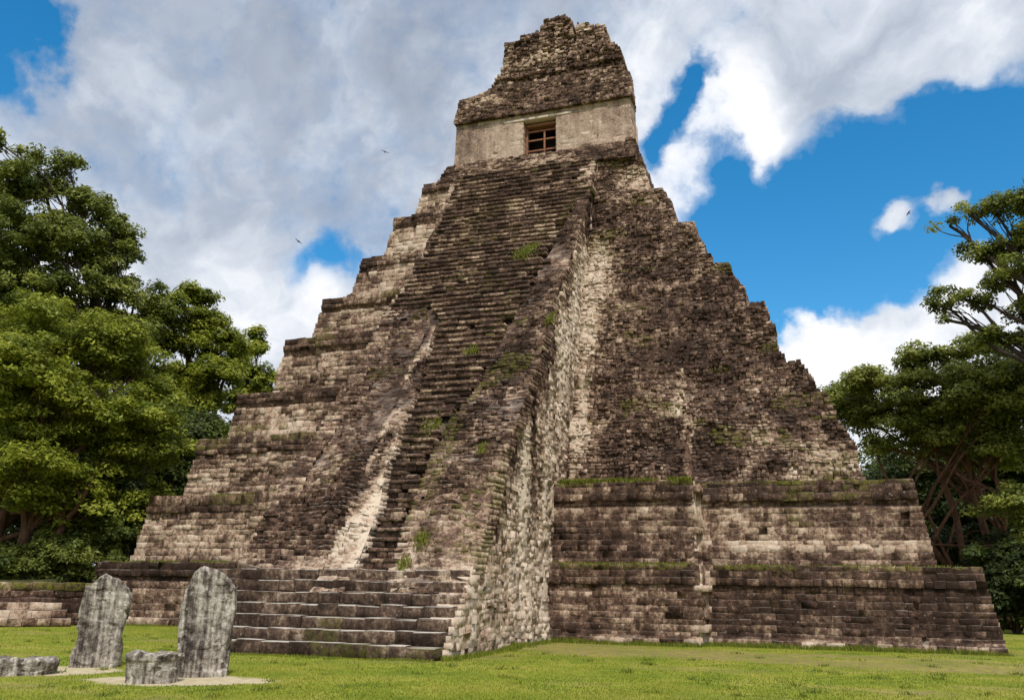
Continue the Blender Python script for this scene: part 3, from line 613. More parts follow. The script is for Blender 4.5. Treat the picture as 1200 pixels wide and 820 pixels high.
# weeds scattered over the lawn
wx = []; wy = []
for j in range(230):
    a_ = rng.uniform(R(-14), R(55)); d_ = 13 + 26 * rng.random() ** 1.4; x0, y0 = cx_ - math.sin(a_) * d_, cy_ + math.cos(a_) * d_
    if y0 > -1.4 or (SXL - .3 < x0 < SXR + .3 and y0 > -11): continue
    k_ = int(rng.integers(8, 40)); wx.append(x0 + rng.normal(0, .09, k_)); wy.append(y0 + rng.normal(0, .09, k_))
wx, wy = map(np.concatenate, (wx, wy))
tag(blades('weeds', wx, wy, gz(wx, wy), rng.uniform(.04, .11, len(wx)), rng.uniform(.014, .035, len(wx)), M_grassblade, lean=.9, tone=np.clip(rng.normal(.3, .25, len(wx)), 0, 1)), 'small darker weeds dotted over the lawn', 'weeds', kind='stuff')
# grass and moss tufts on the ledges
X = []; Y = []; Zz = []; H = []
def ledge(x0, x1, yf, z, n, h):
    x = rng.uniform(x0, x1, n); k = fbm(x * .9, z, 0, 3, 46) > rng.uniform(-.5, .35, n); x = x[k]
    X.append(x); Y.append(yf + rng.uniform(-.04, .35, len(x))); Zz.append(np.full(len(x), z - .02)); H.append(h * rng.uniform(.4, 1.3, len(x)))
ledge(3.8, 8.9, YB[0] + BT[0] - OUT[0] - .1, ZT[1], 1500, .10); ledge(9.2, 17.5, YB[0] + BT[0] - .1, ZT[1], 1500, .08)
ledge(3.8, 8.8, YB[1] + BT[1] - OUT[1] - .1, ZT[2], 3200, .20); ledge(9.0, 14.5, YB[1] + BT[1] - .1, ZT[2], 900, .09)
ledge(-17.8, -10, YB[0] + BT[0] - .1, ZT[1], 1800, .10); ledge(-10, -4.5, YB[0] + BT[0] - OUT[0], ZT[1], 600, .08)
ledge(-13, -10, YB[1] + BT[1] - .1, ZT[2], 700, .09)
for k in (3, 4, 5, 6): ledge(3.9, 7, YB[k] - .2 - OUT[k], ZT[k], 200, .12)
for (px, pz, s, n) in [(1.37, 16.5, .45, 500), (1.75, 16.9, .25, 160), (2.9, 6.1, .2, 140), (.7, 7.2, .4, 160), (1.9, 3.1, .25, 200), (1.6, 2.4, .2, 160), (3.75, 12.0, .3, 150), (.9, 10.6, .3, 120)]:
    x = px + rng.normal(0, s * .5, n); z = pz + rng.normal(0, s * .5, n); X.append(x); Y.append(py(z) - .15 - rng.uniform(0, .25, n)); Zz.append(z); H.append(rng.uniform(.05, .16, n))
X, Y, Zz, H = map(np.concatenate, (X, Y, Zz, H))
lg = blades('ledge_grass', X, Y, Zz, H, rng.uniform(.03, .06, len(X)), leaf_mat('ledge_grass_green', (.09, .11, .012), (.17, .19, .018), (.28, .28, .04), .4), pyr, lean=.6, tone=np.clip(rng.normal(.5, .25, len(X)), 0, 1))
lg['kind'] = 'stuff'

# ------------------------------------------------------------------ stelae and altars
def carved(name, label, cat, loc, rz, w, d, h, outline, seed, nx=46, nz=90, ny=18, rough=.05, sharp=7.0, lean=0., mat=None, tone=0.):
    """a free standing stone: cross-sections stacked up an outline (z fraction -> left, right, thickness factor)"""
    nz_ = nz; na = 2 * (nx + ny); th = np.linspace(0, 2 * np.pi, na, endpoint=False)
    ot = np.array(outline); zf = np.linspace(0, 1, nz_) ; V = []
    Lf = np.interp(zf, ot[:, 0], ot[:, 1]); Rf = np.interp(zf, ot[:, 0], ot[:, 2]); Tf = np.interp(zf, ot[:, 0], ot[:, 3])
    c, s = np.cos(th), np.sin(th); e = 2 / sharp; cx = np.sign(c) * np.abs(c) ** e; sx = np.sign(s) * np.abs(s) ** e
    for a in range(nz_):
        xc = (Lf[a] + Rf[a]) / 2 * w; hx = (Rf[a] - Lf[a]) / 2 * w; z = np.full(na, zf[a] * h)
        V.append(np.stack([xc + hx * cx, d / 2 * Tf[a] * sx, z], 1))
    V = np.array(V)
    # erosion: grooves running down plus pits
    nx_ = fbm(V[..., 0] * 2.2, V[..., 2] * 1.6, V[..., 1] * 2.2 + seed, 5, seed); gv = fbm(V[..., 0] * 7, V[..., 2] * .9, V[..., 1] * 7, 4, seed + 9); pit = np.maximum(0, fbm(V[..., 0] * 6, V[..., 2] * 5, V[..., 1] * 6, 3, seed + 3) - .15)
    dv = rough * (nx_ * 1.0 + gv * .55) - rough * 1.6 * pit
    dv = dv + rough * .5 * sst(fbm(V[..., 0] * 3, V[..., 2] * 3, V[..., 1] * 3 + 4, 4, seed + 21), .10, .16) * -1.3
    nrm = np.stack([cx * w / d * .6, sx, 0 * sx], 1); nrm /= np.linalg.norm(nrm, axis=1)[:, None]
    V = V + dv[..., None] * nrm[None]
    V[..., 2] += (1.6 * rough * fbm(V[..., 0] * 5, V[..., 1] * 5, 0, 3, seed + 5)) * sst(V[..., 2] / h, .7, 1); V[..., 0] += lean * V[..., 2]; V[0, :, 2] = -.12
    i = np.arange(nz_ * na).reshape(nz_, na); F = np.stack([i[:-1], np.roll(i, -1, 1)[:-1], np.roll(i, -1, 1)[1:], i[1:]], -1).reshape(-1, 4)
    top = V[-1].mean(0); top[2] += .004; Vv = np.concatenate([V.reshape(-1, 3), top[None]]); nT = len(Vv) - 1
    F3 = np.stack([i[-1], np.roll(i[-1], -1), np.full(na, nT)], -1)
    cl_t = tone - .25 * sst(Vv[:, 2] / h, .9, 1.0) * 0 ; cc = np.stack([cl_t + 0 * Vv[:, 0], .5 + 0 * Vv[:, 0], .0 * Vv[:, 0], 1 + 0 * Vv[:, 0]], 1)
    o = mesh_np(name, Vv, F, mat or M_stela, None, cc, smooth=True, F3=F3); o.location = loc; o.rotation_euler = (0, 0, rz); return tag(o, label, cat)
RZV = R(18.3) + R(14)
carved('stela', 'weathered grey upright slab with a small knob on top, beside the flat altar', 'stela', (-2.28, -15.72, 0), RZV, 1.0, .34, 1.93,
       [(0, -.50, .47, 1.1), (.3, -.50, .50, 1), (.6, -.47, .54, 1), (.78, -.42, .57, .95), (.86, -.38, .52, .9), (.90, -.28, .40, .85), (.93, -.18, .38, .8), (.955, -.16, .16, .7), (.98, -.13, .10, .6), (1, -.04, .03, .2)], 3, rough=.06, lean=-.015)
carved('stela', 'tall pale grey stone slab with a rounded slanting top, behind the drum-shaped altar', 'stela', (.90, -16.2, 0), RZV, 1.06, .36, 2.08,
       [(0, -.47, .47, 1.1), (.3, -.50, .48, 1), (.6, -.48, .53, 1), (.80, -.42, .55, 1), (.90, -.34, .46, .95), (.95, -.28, .34, .9), (.985, -.20, .18, .7), (1, -.12, .02, .3)], 8, rough=.065, lean=-.035)
carved('altar', 'squat round grey stone altar with a jutting chipped rim, in front of the taller stela', 'altar', (.72, -17.45, 0), RZV, 1.02, .85, .5,
       [(0, -.46, .46, .95), (.45, -.47, .47, .97), (.72, -.47, .48, .98), (.78, -.50, .50, 1.03), (.93, -.50, .50, 1.02), (1, -.42, .44, .9)], 12, nz=34, rough=.07, sharp=3, tone=.0)
carved('altar', 'low flat oblong grey stone altar on bare sand, left of both upright slabs', 'altar', (-2.5, -17.55, 0), RZV, 1.45, 1.0, .28,
       [(0, -.48, .46, .95), (.6, -.49, .50, 1.0), (.85, -.48, .50, 1), (1, -.42, .45, .9)], 15, nz=24, rough=.06, sharp=3, tone=-.05)

# ------------------------------------------------------------------ low masonry platform wall at the left
lw = empty('low_wall'); tag(lw, 'low dark stone wall at the left edge, half hidden behind the first stela', 'wall')
Mz = Masonry()
A = np.array([-28., -12.8, 0]); dU = np.array([.69, .724, 0]); dN = np.array([.724, -.69, 0])
lt = lambda u, v: .24 + .3 * fbm(u * .5, v, 0, 3, 24)
Mz.wall(-.1, 1.72, (.26, .36), lambda z: (0, 16.9), lambda u, v: .04 * fbm(u, v, 0, 3, 25) - .12 * (v > .8), org=A, U=dU, Nn=dN, cl=(.4, .9), prot=.05, jit=.015, depth=2.2, drop=.02, tone=lt, moss=lambda u, v: .9 * (v > 1.5))
lwm = Mz.build('wall_face', M_stone, lw)
Mz = Masonry()
for i in range(3):
    Mz.wall(i * .3, i * .3 + .3, (.3, .4), lambda z: (10.5, 15.5 - i * .2), lambda u, v: 1.35 - i * .4 + 0 * u, org=A, U=dU, Nn=dN, cl=(.5, .9), prot=.02, jit=.01, depth=1.6 - i * .4, drop=0, tone=lambda u, v: .52 + .2 * fbm(u, i, 0, 2, 26))
Mz.build('steps', M_stone, lw)

# ------------------------------------------------------------------ trees
def tube(pts, rad, ns=8, seed=0):
    pts = np.array(pts, float); n = len(pts); T = np.gradient(pts, axis=0); T /= np.linalg.norm(T, axis=1)[:, None] + 1e-9
    ref = np.where(np.abs(T[:, 2:3]) > .9, np.array([[1., 0, 0]]), np.array([[0, 0, 1.]])); A_ = np.cross(T, ref); A_ /= np.linalg.norm(A_, axis=1)[:, None] + 1e-9; B_ = np.cross(T, A_)
    th = np.linspace(0, 2 * np.pi, ns, endpoint=False); rad = np.asarray(rad, float)
    V = pts[:, None] + (np.cos(th)[None, :, None] * A_[:, None] + np.sin(th)[None, :, None] * B_[:, None]) * rad[:, None, None]
    i = np.arange(n * ns).reshape(n, ns); F = np.stack([i[:-1], i[1:], np.roll(i, -1, 1)[1:], np.roll(i, -1, 1)[:-1]], -1).reshape(-1, 4)
    return V.reshape(-1, 3), F
class Tubes:
    def __init__(s): s.V = []; s.F = []; s.n = 0
    def add(s, pts, rad, ns=8):
        V, F = tube(pts, rad, ns); s.V.append(V); s.F.append(F + s.n); s.n += len(V)
    def limb(s, a, b, r0, r1, sag=0., wob=.3, n=9, ns=7, seed=0):
        a = np.array(a, float); b = np.array(b, float); t = np.linspace(0, 1, n)[:, None]; rr = np.random.default_rng(seed)
        p = a + (b - a) * t; L_ = np.linalg.norm(b - a); ph = rr.uniform(0, 6, 3)
        p = p + np.sin(t * 5 + ph) * wob * L_ * .1 * np.sin(t * np.pi); p[:, 2:] += sag * L_ * np.sin(t * np.pi)
        s.add(p, r0 + (r1 - r0) * t[:, 0] ** .8, ns); return p
    def build(s, name, mat, parent):
        return mesh_np(name, np.concatenate(s.V), np.concatenate(s.F), mat, parent, smooth=True)
def leaves(P, Nrm, size, tone, rr):
    n = len(P); Nrm = Nrm / (np.linalg.norm(Nrm, axis=1)[:, None] + 1e-9); r = rr.normal(size=(n, 3)); A_ = np.cross(Nrm, r); A_ /= np.linalg.norm(A_, axis=1)[:, None] + 1e-9; B_ = np.cross(Nrm, A_)
    s = size[:, None]
    V = np.stack([P - A_ * s * .5, P + B_ * s * .24 - Nrm * s * .06, P + A_ * s * .5, P - B_ * s * .24 - Nrm * s * .06], 1)
    return V.reshape(-1, 3), np.arange(n * 4).reshape(-1, 4), np.repeat(np.stack([tone, tone, tone, np.ones(n)], 1), 4, 0)
def crown(lobes, nclump, nleaf, size, seed, cr=(.55, 1.1), flat=.55, tone0=.45):
    """lobes (x,y,z,rx,ry,rz): leaf sprays near the lobes' surfaces; returns mesh arrays and the spray centres"""
    rr = np.random.default_rng(seed); lb = np.array(lobes, float)
    sub = []
    for l in lb:      # break every lobe into uneven smaller ones
        for q_ in range(6):
            v_ = rr.normal(size=3); v_ *= rr.uniform(.25, .95) / np.linalg.norm(v_); f_ = rr.uniform(.38, .78)
            sub.append([*(l[:3] + v_ * l[3:6]), *(l[3:6] * f_)])
    lb = np.array(sub); wgt = lb[:, 3] * lb[:, 4] + lb[:, 3] * lb[:, 5]; wgt /= wgt.sum()
    j = rr.choice(len(lb), nclump, p=wgt); d = rr.normal(size=(nclump, 3)); d[:, 2] = np.abs(d[:, 2]) * 1.0 - .35 * rr.random(nclump); d /= np.linalg.norm(d, axis=1)[:, None]
    rad = rr.uniform(.30, 1.30, nclump) ** .6
    cen = lb[j, :3] + d * lb[j, 3:6] * rad[:, None]
    cs = rr.uniform(cr[0], cr[1], nclump); ct = np.clip(tone0 + rr.normal(0, .19, nclump), 0, 1)
    m = (nleaf * (cs / cs.mean()) ** 2).astype(int); idx = np.repeat(np.arange(nclump), m); n = len(idx)
    q = rr.normal(size=(n, 3)); q /= np.linalg.norm(q, axis=1)[:, None]; q *= (rr.random(n) ** .45)[:, None]; q[:, 2] *= flat
    P_ = cen[idx] + q * cs[idx][:, None]; P_[:, 2] -= .25 * (q[:, 0] ** 2 + q[:, 1] ** 2) * cs[idx]
    Nn = q * .7 + np.array([0, 0, .8]) + rr.normal(0, .45, (n, 3)) + d[idx] * .3
    V, F, c = leaves(P_, Nn, size * rr.uniform(.6, 1.35, n), np.clip(ct[idx] + rr.normal(0, .13, n), 0, 1), rr)
    return V, F, c, cen
def tree(name, label, base, lobes, nclump, nleaf, size, seed, leafm, barkm, trunks, cr=(.55, 1.1), flat=.55, group=None, limbs=22, tone0=.45, r0=.35, extra=None):
    t = empty(name, base); tag(t, label, 'tree', group)
    rel = [(l[0] - base[0], l[1] - base[1], l[2] - base[2], *l[3:]) for l in lobes]
    V, F, c, cen = crown(rel, nclump, nleaf, size, seed, cr, flat, tone0)
    mesh_np('crown', V, F, leafm, t, c)
    tb = Tubes(); ends = []
    for (dx, dy, tx, ty, tz, r) in trunks:
        p = tb.limb((dx, dy, -.2), (tx, ty, tz), r, r * .5, wob=.35, n=14, ns=10, seed=seed + len(ends)); ends.append((p, r))
        tb.add([(dx, dy, -.2), (dx + (tx - dx) * .02, dy + (ty - dy) * .02, .25), (dx + (tx - dx) * .05, dy + (ty - dy) * .05, .8)], [r * 1.5, r * 1.2, r * .95], 10)
    rr = np.random.default_rng(seed + 1)
    for l in rel:
        p, r = ends[rr.integers(len(ends))]; a = p[rr.integers(8, 14)]
        q = tb.limb(a, l[:3], r * .45, r * .16, sag=.08, wob=.5, n=9, seed=int(rr.integers(999)))
        dd = np.linalg.norm(cen - np.array(l[:3]), axis=1); near_ = np.argsort(dd)[:int(limbs)]
        for jj in near_[rr.permutation(len(near_))[:max(3, limbs // 2)]]:
            tb.limb(q[rr.integers(3, 9)], cen[jj], r * .12, .015, sag=.06, wob=.6, n=6, ns=5, seed=int(rr.integers(999)))
    if extra: extra(tb)
    tb.build('trunk', barkm, t); return t
def at(px, py_, dist):
    """a point of the wood behind the pyramid, at a horizontal distance from where the photographer stands"""
    d = fw * 996.4 + rt * (px - 600) - up * (py_ - 410); k = dist / math.hypot(d.x, d.y); o = m_cam + d * k; return (o.x, o.y, o.z)
m_cam = Vector((12.677, -31.589, 1.804))
def lobe(px, py_, dist, r, rz=None): q = at(px, py_, dist); return (q[0], q[1], q[2], r, r, rz or r * .8)
def base_at(px, dist): q = at(px, 690, dist); return (q[0], q[1], 0.)
G_L = 'trees crowding the left side of the pyramid'; G_R = 'trees behind the right side of the pyramid'
# left side
D1 = 48
tree('broad_tree', 'wide spreading bright green tree with bare reddish limbs, nearest the left edge of the wood', base_at(8, D1),
     [lobe(20, 400, D1 + 1, 2.3), lobe(75, 400, D1, 2.4), lobe(130, 412, D1, 2.3), lobe(165, 440, D1, 2.0), lobe(45, 455, D1 - 2, 2.4), lobe(105, 465, D1 - 2, 2.5), lobe(160, 490, D1 - 1, 2.0), lobe(20, 510, D1 - 1, 2.0), lobe(80, 520, D1 + 1, 2.0),
      lobe(140, 530, D1, 1.8), lobe(185, 520, D1 + 1, 1.4), lobe(-30, 460, D1, 3.), lobe(175, 560, D1 + 1, 1.5), lobe(35, 545, D1 - 3, 1.3), lobe(70, 555, D1 - 1, 1.5), lobe(115, 570, D1, 1.6), lobe(150, 580, D1 + 1, 1.4), lobe(0, 560, D1 - 2, 1.3), lobe(60, 590, D1 - 1, 1.6), lobe(100, 610, D1 - .5, 1.4), lobe(140, 600, D1, 1.3), lobe(25, 580, D1 - 2, .9)],
     1250, 85, .23, 101, M_leaf_bright, M_bark_red, [(0, 0, .8, .2, 6.0, .36), (.5, .2, 3.4, .8, 6.6, .22), (-.6, .2, -1.6, .6, 6.3, .36), (-1.1, 0, -2.6, 0, 4.5, .3)], cr=(.4, .95), flat=.45, group=G_L, tone0=.5)
D2 = 58
tree('tall_tree', 'tallest tree on the left, dark green crown with sky showing through its top', base_at(60, D2),
     [lobe(10, 215, D2, 2.2), lobe(55, 215, D2, 1.9), lobe(95, 245, D2, 1.6), lobe(125, 262, D2 - 1, 1.4), lobe(20, 270, D2, 2.4), lobe(70, 285, D2, 2.5), lobe(120, 310, D2, 2.3), lobe(150, 300, D2, 1.2), lobe(160, 345, D2 - 1, 1.6), lobe(30, 340, D2, 2.6),
      lobe(90, 350, D2, 2.8), lobe(150, 385, D2, 2.4), lobe(-20, 300, D2, 4), lobe(0, 168, D2, .8), lobe(75, 195, D2, .9), lobe(110, 235, D2, .8), lobe(40, 400, D2, 3.5), lobe(120, 420, D2, 3.5), lobe(165, 400, D2, 2.4), lobe(140, 270, D2, 1.2)],
     1200, 80, .27, 102, M_leaf, M_bark_dark, [(0, 0, .3, 0, 17, .45), (.3, 0, 2.6, .3, 14, .3)], cr=(.35, .85), flat=.6, group=G_L, tone0=.46)
D3 = 60
tree('round_tree', 'mid green bushy tree rising behind the lower left terraces', base_at(235, D3),
     [lobe(195, 370, D3, 1.7), lobe(230, 352, D3, 1.1), lobe(250, 385, D3, 1.7), lobe(215, 405, D3, 2.2), lobe(262, 425, D3, 1.9), lobe(190, 440, D3, 2.2), lobe(240, 460, D3, 2.6), lobe(275, 400, D3, .9), lobe(205, 500, D3, 2.5), lobe(245, 510, D3, 2.)],
     850, 80, .26, 103, M_leaf_bright, M_bark_dark, [(0, 0, -.5, 0, 12, .4)], cr=(.35, .85), flat=.55, group=G_L, tone0=.5)
D4 = 66
tree('slim_tree', 'small upright green tree whose pointed top pokes out beside the fourth terrace on the left', base_at(300, D4),
     [lobe(298, 408, D4, .9, 1.4), lobe(292, 440, D4, 1.5), lobe(308, 450, D4, 1.2), lobe(282, 470, D4, 1.8), lobe(300, 490, D4, 2.)],
     170, 110, .30, 104, M_leaf_bright, M_bark_dark, [(0, 0, 0, 0, 13, .25)], cr=(.4, .8), flat=.6, group=G_L, tone0=.5)
D5 = 54
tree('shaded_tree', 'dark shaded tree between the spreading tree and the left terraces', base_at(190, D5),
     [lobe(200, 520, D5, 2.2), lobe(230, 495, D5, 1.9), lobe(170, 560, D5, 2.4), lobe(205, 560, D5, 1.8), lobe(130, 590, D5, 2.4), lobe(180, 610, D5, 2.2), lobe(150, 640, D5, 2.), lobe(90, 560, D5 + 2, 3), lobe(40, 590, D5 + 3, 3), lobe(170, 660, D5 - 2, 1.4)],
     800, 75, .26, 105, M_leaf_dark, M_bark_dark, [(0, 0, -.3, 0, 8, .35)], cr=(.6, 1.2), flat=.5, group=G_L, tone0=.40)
def shrub(name, label, lobes, nclump, nleaf, size, seed, leafm, group, cr=(.35, .7), tone0=.4):
    b = (lobes[0][0], lobes[0][1], 0.); t = empty(name, b); tag(t, label, 'shrub', group)
    rel = [(l[0] - b[0], l[1] - b[1], l[2], *l[3:]) for l in lobes]
    V, F, c, cen = crown(rel, nclump, nleaf, size, seed, cr, .6, tone0)
    tb = Tubes()
    for j in range(min(len(cen), 16)): tb.limb((.1 * math.cos(j), .1 * math.sin(j), -.1), cen[j], .06, .015, wob=.8, n=6, ns=5, seed=j + seed)
    mesh_np('foliage', V, F, leafm, t, c); tb.build('stems', M_bark_dark, t)
G_S = 'shrubs on the bank above the low wall'
shrub('leafy_shrub', 'bright green shrub on the bank directly above the low wall', [lobe(80, 662, 47, 1.2), lobe(50, 650, 47, 1.2), lobe(105, 640, 48, 1.3), lobe(75, 625, 48, 1.2)], 150, 110, .20, 201, M_leaf, G_S, tone0=.45)
shrub('leafy_shrub', 'green shrub at the left edge, beside the reddish fig trunks', [lobe(10, 668, 46, .9), lobe(35, 665, 46, .9), lobe(-10, 660, 46, 1.2)], 80, 100, .19, 202, M_leaf, G_S, tone0=.4)
shrub('leafy_shrub', 'dark green shrub tucked against the left end of the lowest terrace', [lobe(135, 665, 46, 1.2), lobe(150, 635, 48, 1.4), lobe(165, 615, 49, 1.2), lobe(120, 620, 49, 1.6)], 150, 110, .20, 203, M_leaf, G_S, tone0=.3)
shrub('leafy_shrub', 'tall leafy shrub under the spreading tree, above the other shrubs of the bank', [lobe(60, 600, 50, 1.5), lobe(100, 590, 50, 1.5), lobe(20, 600, 51, 1.5), lobe(130, 575, 49, 1.3), lobe(80, 570, 49, 1.4)], 150, 110, .22, 204, M_leaf_dark, G_S, tone0=.45)
# right side
D6 = 56
tree('umbrella_tree', 'wide flat-topped tree on several reddish trunks right of the pyramid', base_at(1140, D6),
     [lobe(985, 465, D6 + 3, 1.5, 1.3), lobe(1000, 480, D6 + 3, 1.5, 1.3), lobe(1025, 452, D6, 1.6, 1.2), lobe(1065, 440, D6, 1.8, 1.3), lobe(1105, 428, D6, 1.8, 1.3), lobe(1150, 425, D6, 2.0, 1.4), lobe(1195, 440, D6, 2.2, 1.5), lobe(1060, 465, D6 - 1, 2.0, 1.6), lobe(1110, 455, D6 - 1, 2.2, 1.8), lobe(1160, 455, D6 - 2, 2.4, 1.9), lobe(1015, 475, D6 + 1, 1.6, 1.4), lobe(1090, 505, D6, 2.0, 1.6), lobe(1140, 505, D6, 2.2, 1.7), lobe(1180, 530, D6, 2.0, 1.6), lobe(1010, 490, D6 + 2, 1.4, 1.1), lobe(1050, 490, D6, 1.8, 1.2),
      lobe(1100, 475, D6, 2.0, 1.3), lobe(1150, 475, D6 - 1, 2.2, 1.4), lobe(1030, 525, D6, 1.3, .9), lobe(1080, 525, D6 + 1, 1.6, 1), lobe(1195, 500, D6, 2.2, 1.5), lobe(1240, 470, D6, 3), lobe(1160, 515, D6, 1.6, 1), lobe(1185, 590, D6 - 3, 1.5, 1.2), lobe(1205, 640, D6 - 3, 1.5, 1.2)],
     1500, 72, .25, 106, M_leaf, M_bark_red, [(0, 0, -3.2, 0, 7.6, .26), (.3, .3, -1.0, .3, 9, .27), (.9, 0, .6, .2, 9.5, .30), (1.6, .2, 2.2, .3, 8, .26), (-.5, .2, -4.4, .5, 5.6, .2), (.5, -.2, -1.9, .2, 6.5, .18)], cr=(.4, .85), flat=.5, group=G_R, tone0=.62)
D7 = 50
def epi(tb):
    pass
tree('ceiba_tree', 'tall open-crowned tree leaning in from the right edge with clumps of epiphytes on its limbs', base_at(1330, D7),
     [lobe(1113, 265, D7, .75, .5), lobe(1135, 250, D7, .9, .6), lobe(1165, 245, D7, 1.0, .7), lobe(1195, 235, D7, 1.3, .9), lobe(1140, 290, D7, .8, .5), lobe(1165, 300, D7, 1.0, .7), lobe(1190, 285, D7, 1.2, .8), lobe(1100, 355, D7, .7, .5), lobe(1120, 345, D7, .8, .6), lobe(1108, 375, D7, .5, .4),
      lobe(1150, 355, D7, .8, .5), lobe(1180, 325, D7, 1.1, .7), lobe(1195, 360, D7, 1.0, .7), lobe(1160, 395, D7, .9, .5), lobe(1190, 400, D7, 1.0, .7), lobe(1240, 260, D7, 2.4), lobe(1240, 340, D7, 2.2), lobe(1280, 220, D7, 3), lobe(1215, 215, D7, .9)],
     560, 70, .22, 107, M_leaf, M_bark_dark, [(0, 0, -.6, 0, 14.5, .5), (.3, 0, -2.2, 0, 17.5, .36)], cr=(.35, .62), flat=.6, group=G_R, limbs=10, tone0=.5)
D8 = 68
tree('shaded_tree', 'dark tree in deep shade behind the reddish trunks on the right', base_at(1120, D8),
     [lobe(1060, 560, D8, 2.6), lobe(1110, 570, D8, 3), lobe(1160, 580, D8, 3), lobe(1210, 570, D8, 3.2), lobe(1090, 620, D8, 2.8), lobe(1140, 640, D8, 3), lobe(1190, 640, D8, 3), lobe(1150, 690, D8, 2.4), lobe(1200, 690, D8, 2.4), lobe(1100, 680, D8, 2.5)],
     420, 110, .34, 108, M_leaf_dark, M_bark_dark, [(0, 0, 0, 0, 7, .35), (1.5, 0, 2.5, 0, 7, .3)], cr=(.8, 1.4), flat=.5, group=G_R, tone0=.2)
G_S2 = 'shrubs in the shade at the right corner of the pyramid'
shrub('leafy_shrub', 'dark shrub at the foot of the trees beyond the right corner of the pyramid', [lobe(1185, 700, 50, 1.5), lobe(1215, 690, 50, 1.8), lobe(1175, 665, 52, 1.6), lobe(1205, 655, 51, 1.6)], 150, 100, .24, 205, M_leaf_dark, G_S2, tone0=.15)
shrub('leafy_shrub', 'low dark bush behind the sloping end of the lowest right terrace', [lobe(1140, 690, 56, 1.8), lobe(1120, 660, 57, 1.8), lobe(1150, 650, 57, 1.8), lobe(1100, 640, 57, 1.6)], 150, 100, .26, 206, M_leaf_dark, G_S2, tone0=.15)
# the wood going on behind: more distant trees, copies of the ones above
def copy_tree(o, loc, rz, s, label, group):
    c = o.copy(); C.objects.link(c); c.location = loc; c.rotation_euler = (0, 0, rz); c.scale = (s, s, s); c['label'] = label; c['group'] = group
    for ch in o.children: d = ch.copy(); C.objects.link(d); d.parent = c
round_t = bpy.data.objects['round_tree']; sh = [o for o in bpy.data.objects if o.name.startswith('shaded_tree')]
bpy.context.view_layer.update()
far = [(40, 78, .4, .95, round_t, 'tree deep in the wood behind the tallest left tree'), (150, 76, 2.1, .9, round_t, 'tree deep in the wood, glimpsed between the tall tree and the bushy one'), (-40, 66, 1.0, 1.1, round_t, 'tree standing at the very left edge behind the spreading tree'),
       (100, 68, 2.6, 1.25, sh[0], 'shaded understory tree behind the bank of shrubs'), (20, 70, 4.0, 1.3, sh[0], 'shaded understory tree behind the fig trunks at the left edge'),
       (1080, 84, .7, 1.15, sh[0], 'distant dark tree seen under the flat-topped crown, nearest the pyramid'), (1160, 86, 2.9, 1.3, sh[0], 'distant dark tree seen between the reddish trunks'), (1240, 80, 5.0, 1.3, sh[0], 'distant dark tree beyond the right edge shrubs')]
for (px, dist, rz, s, src, lab) in far: copy_tree(src, base_at(px, dist), rz, s, lab, 'distant trees of the wood')

# earth bank the shrubs stand on, behind the low wall
bx = np.linspace(0, 30, 31); by = np.linspace(.9, 40, 30); BX, BY = np.meshgrid(bx - 9, by, indexing='ij')
Q = A + BX[..., None] * dU - BY[..., None] * dN
Q[..., 2] = 1.55 + .08 * np.minimum(BY, 12) + .2 * fbm(BX * .3, BY * .3, 0, 3, 301); Q[:, 0, 2] = 1.5; Q[..., 2] = np.where(Q[..., 1] > -1.0 - (Q[..., 0] + 17) * .0, Q[..., 2], Q[..., 2])
Q[..., 2] *= 1 - sst(Q[..., 0], -19.8, -18.9)
i_ = np.arange(BX.size).reshape(BX.shape); F = np.stack([i_[:-1, :-1], i_[:-1, 1:], i_[1:, 1:], i_[1:, :-1]], -1).reshape(-1, 4)
mb, nt, b, out = newmat('leafy_earth'); P = nd(nt, 'ShaderNodeTexCoord').outputs['Object']
nt.links.new(ramp(nt, noise(nt, P, 2.5, 6, .7), [(.35, (.03, .035, .012)), (.65, (.09, .085, .035))]), b.inputs['Base Color'])
tag(mesh_np('hillside', Q.reshape(-1, 3), F, mb, smooth=True), kind='structure')
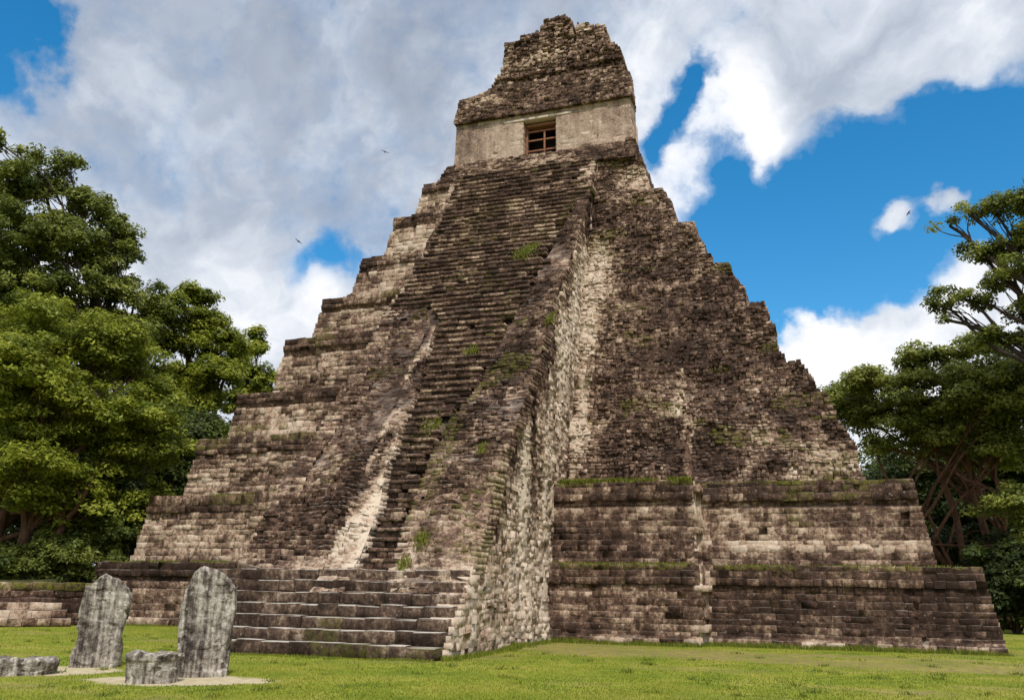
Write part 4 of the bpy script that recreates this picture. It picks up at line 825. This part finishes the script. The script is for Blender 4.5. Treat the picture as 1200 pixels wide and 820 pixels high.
# the wood closing off the view far behind
rr = np.random.default_rng(400); nC = 1500
az = np.concatenate([rr.uniform(R(28), R(62), nC // 2), rr.uniform(R(-32), R(2), nC // 2)]); ds = rr.uniform(92, 125, nC); hh = 15 * rr.random(nC) ** .8 * (1 + .25 * fbm(az * 14, 0, 0, 3, 401))
cen = np.stack([12.68 - np.sin(az) * ds, -31.59 + np.cos(az) * ds, hh], 1); n_ = 34; q = rr.normal(size=(nC, n_, 3)) * np.array([1.1, 1.1, .8]); Pp = (cen[:, None] + q).reshape(-1, 3)
V, F, c = leaves(Pp, rr.normal(size=Pp.shape) * .7 + np.array([0, -.3, .8]), rr.uniform(.5, 1.1, len(Pp)), np.clip(np.repeat(rr.normal(.35, .12, nC), n_) + rr.normal(0, .1, len(Pp)), 0, 1), rr)
tag(mesh_np('far_wood', V, F, M_leaf_dark, None, c), 'dark far-off wood closing the view behind the nearer trees', 'wood', kind='stuff')

# ------------------------------------------------------------------ birds
for (px, py_, dist, rz, lab) in ((451, 178, 70, .4, 'tiny dark bird gliding left of the temple'), (350, 283, 70, 1.2, 'tiny dark bird gliding above the left terraces'), (1065, 250, 80, 2.0, 'tiny dark bird in the blue sky on the right')):
    q = at(px, py_, dist); t = tag(empty('bird', q, rz), lab, 'bird', 'birds circling the pyramid'); t.rotation_euler = (0, .35, rz)
    s = np.linspace(0, 1, 9); r_ = .045 * np.sin(np.pi * s) ** .7 + .006
    tb = Tubes(); tb.add([(0, -.16 + .34 * a, 0) for a in s], r_, 8); tb.build('body', M_dark, t)
    for sg in (-1, 1):
        V = []
        for (a, yc, zz_, ch_) in ((0, .02, .0, .12), (.14, .05, .05, .11), (.3, .02, .04, .07), (.42, -.04, .01, .01)): V += [(sg * a, yc + ch_ / 2, zz_), (sg * a, yc - ch_ / 2, zz_), (sg * a, yc - ch_ / 2, zz_ - .006), (sg * a, yc + ch_ / 2, zz_ - .006)]
        F = [[4 * i + a, 4 * i + (a + 1) % 4, 4 * i + 4 + (a + 1) % 4, 4 * i + 4 + a] for i in range(3) for a in range(4)]
        mesh_np('wing', V, F, M_dark, t)
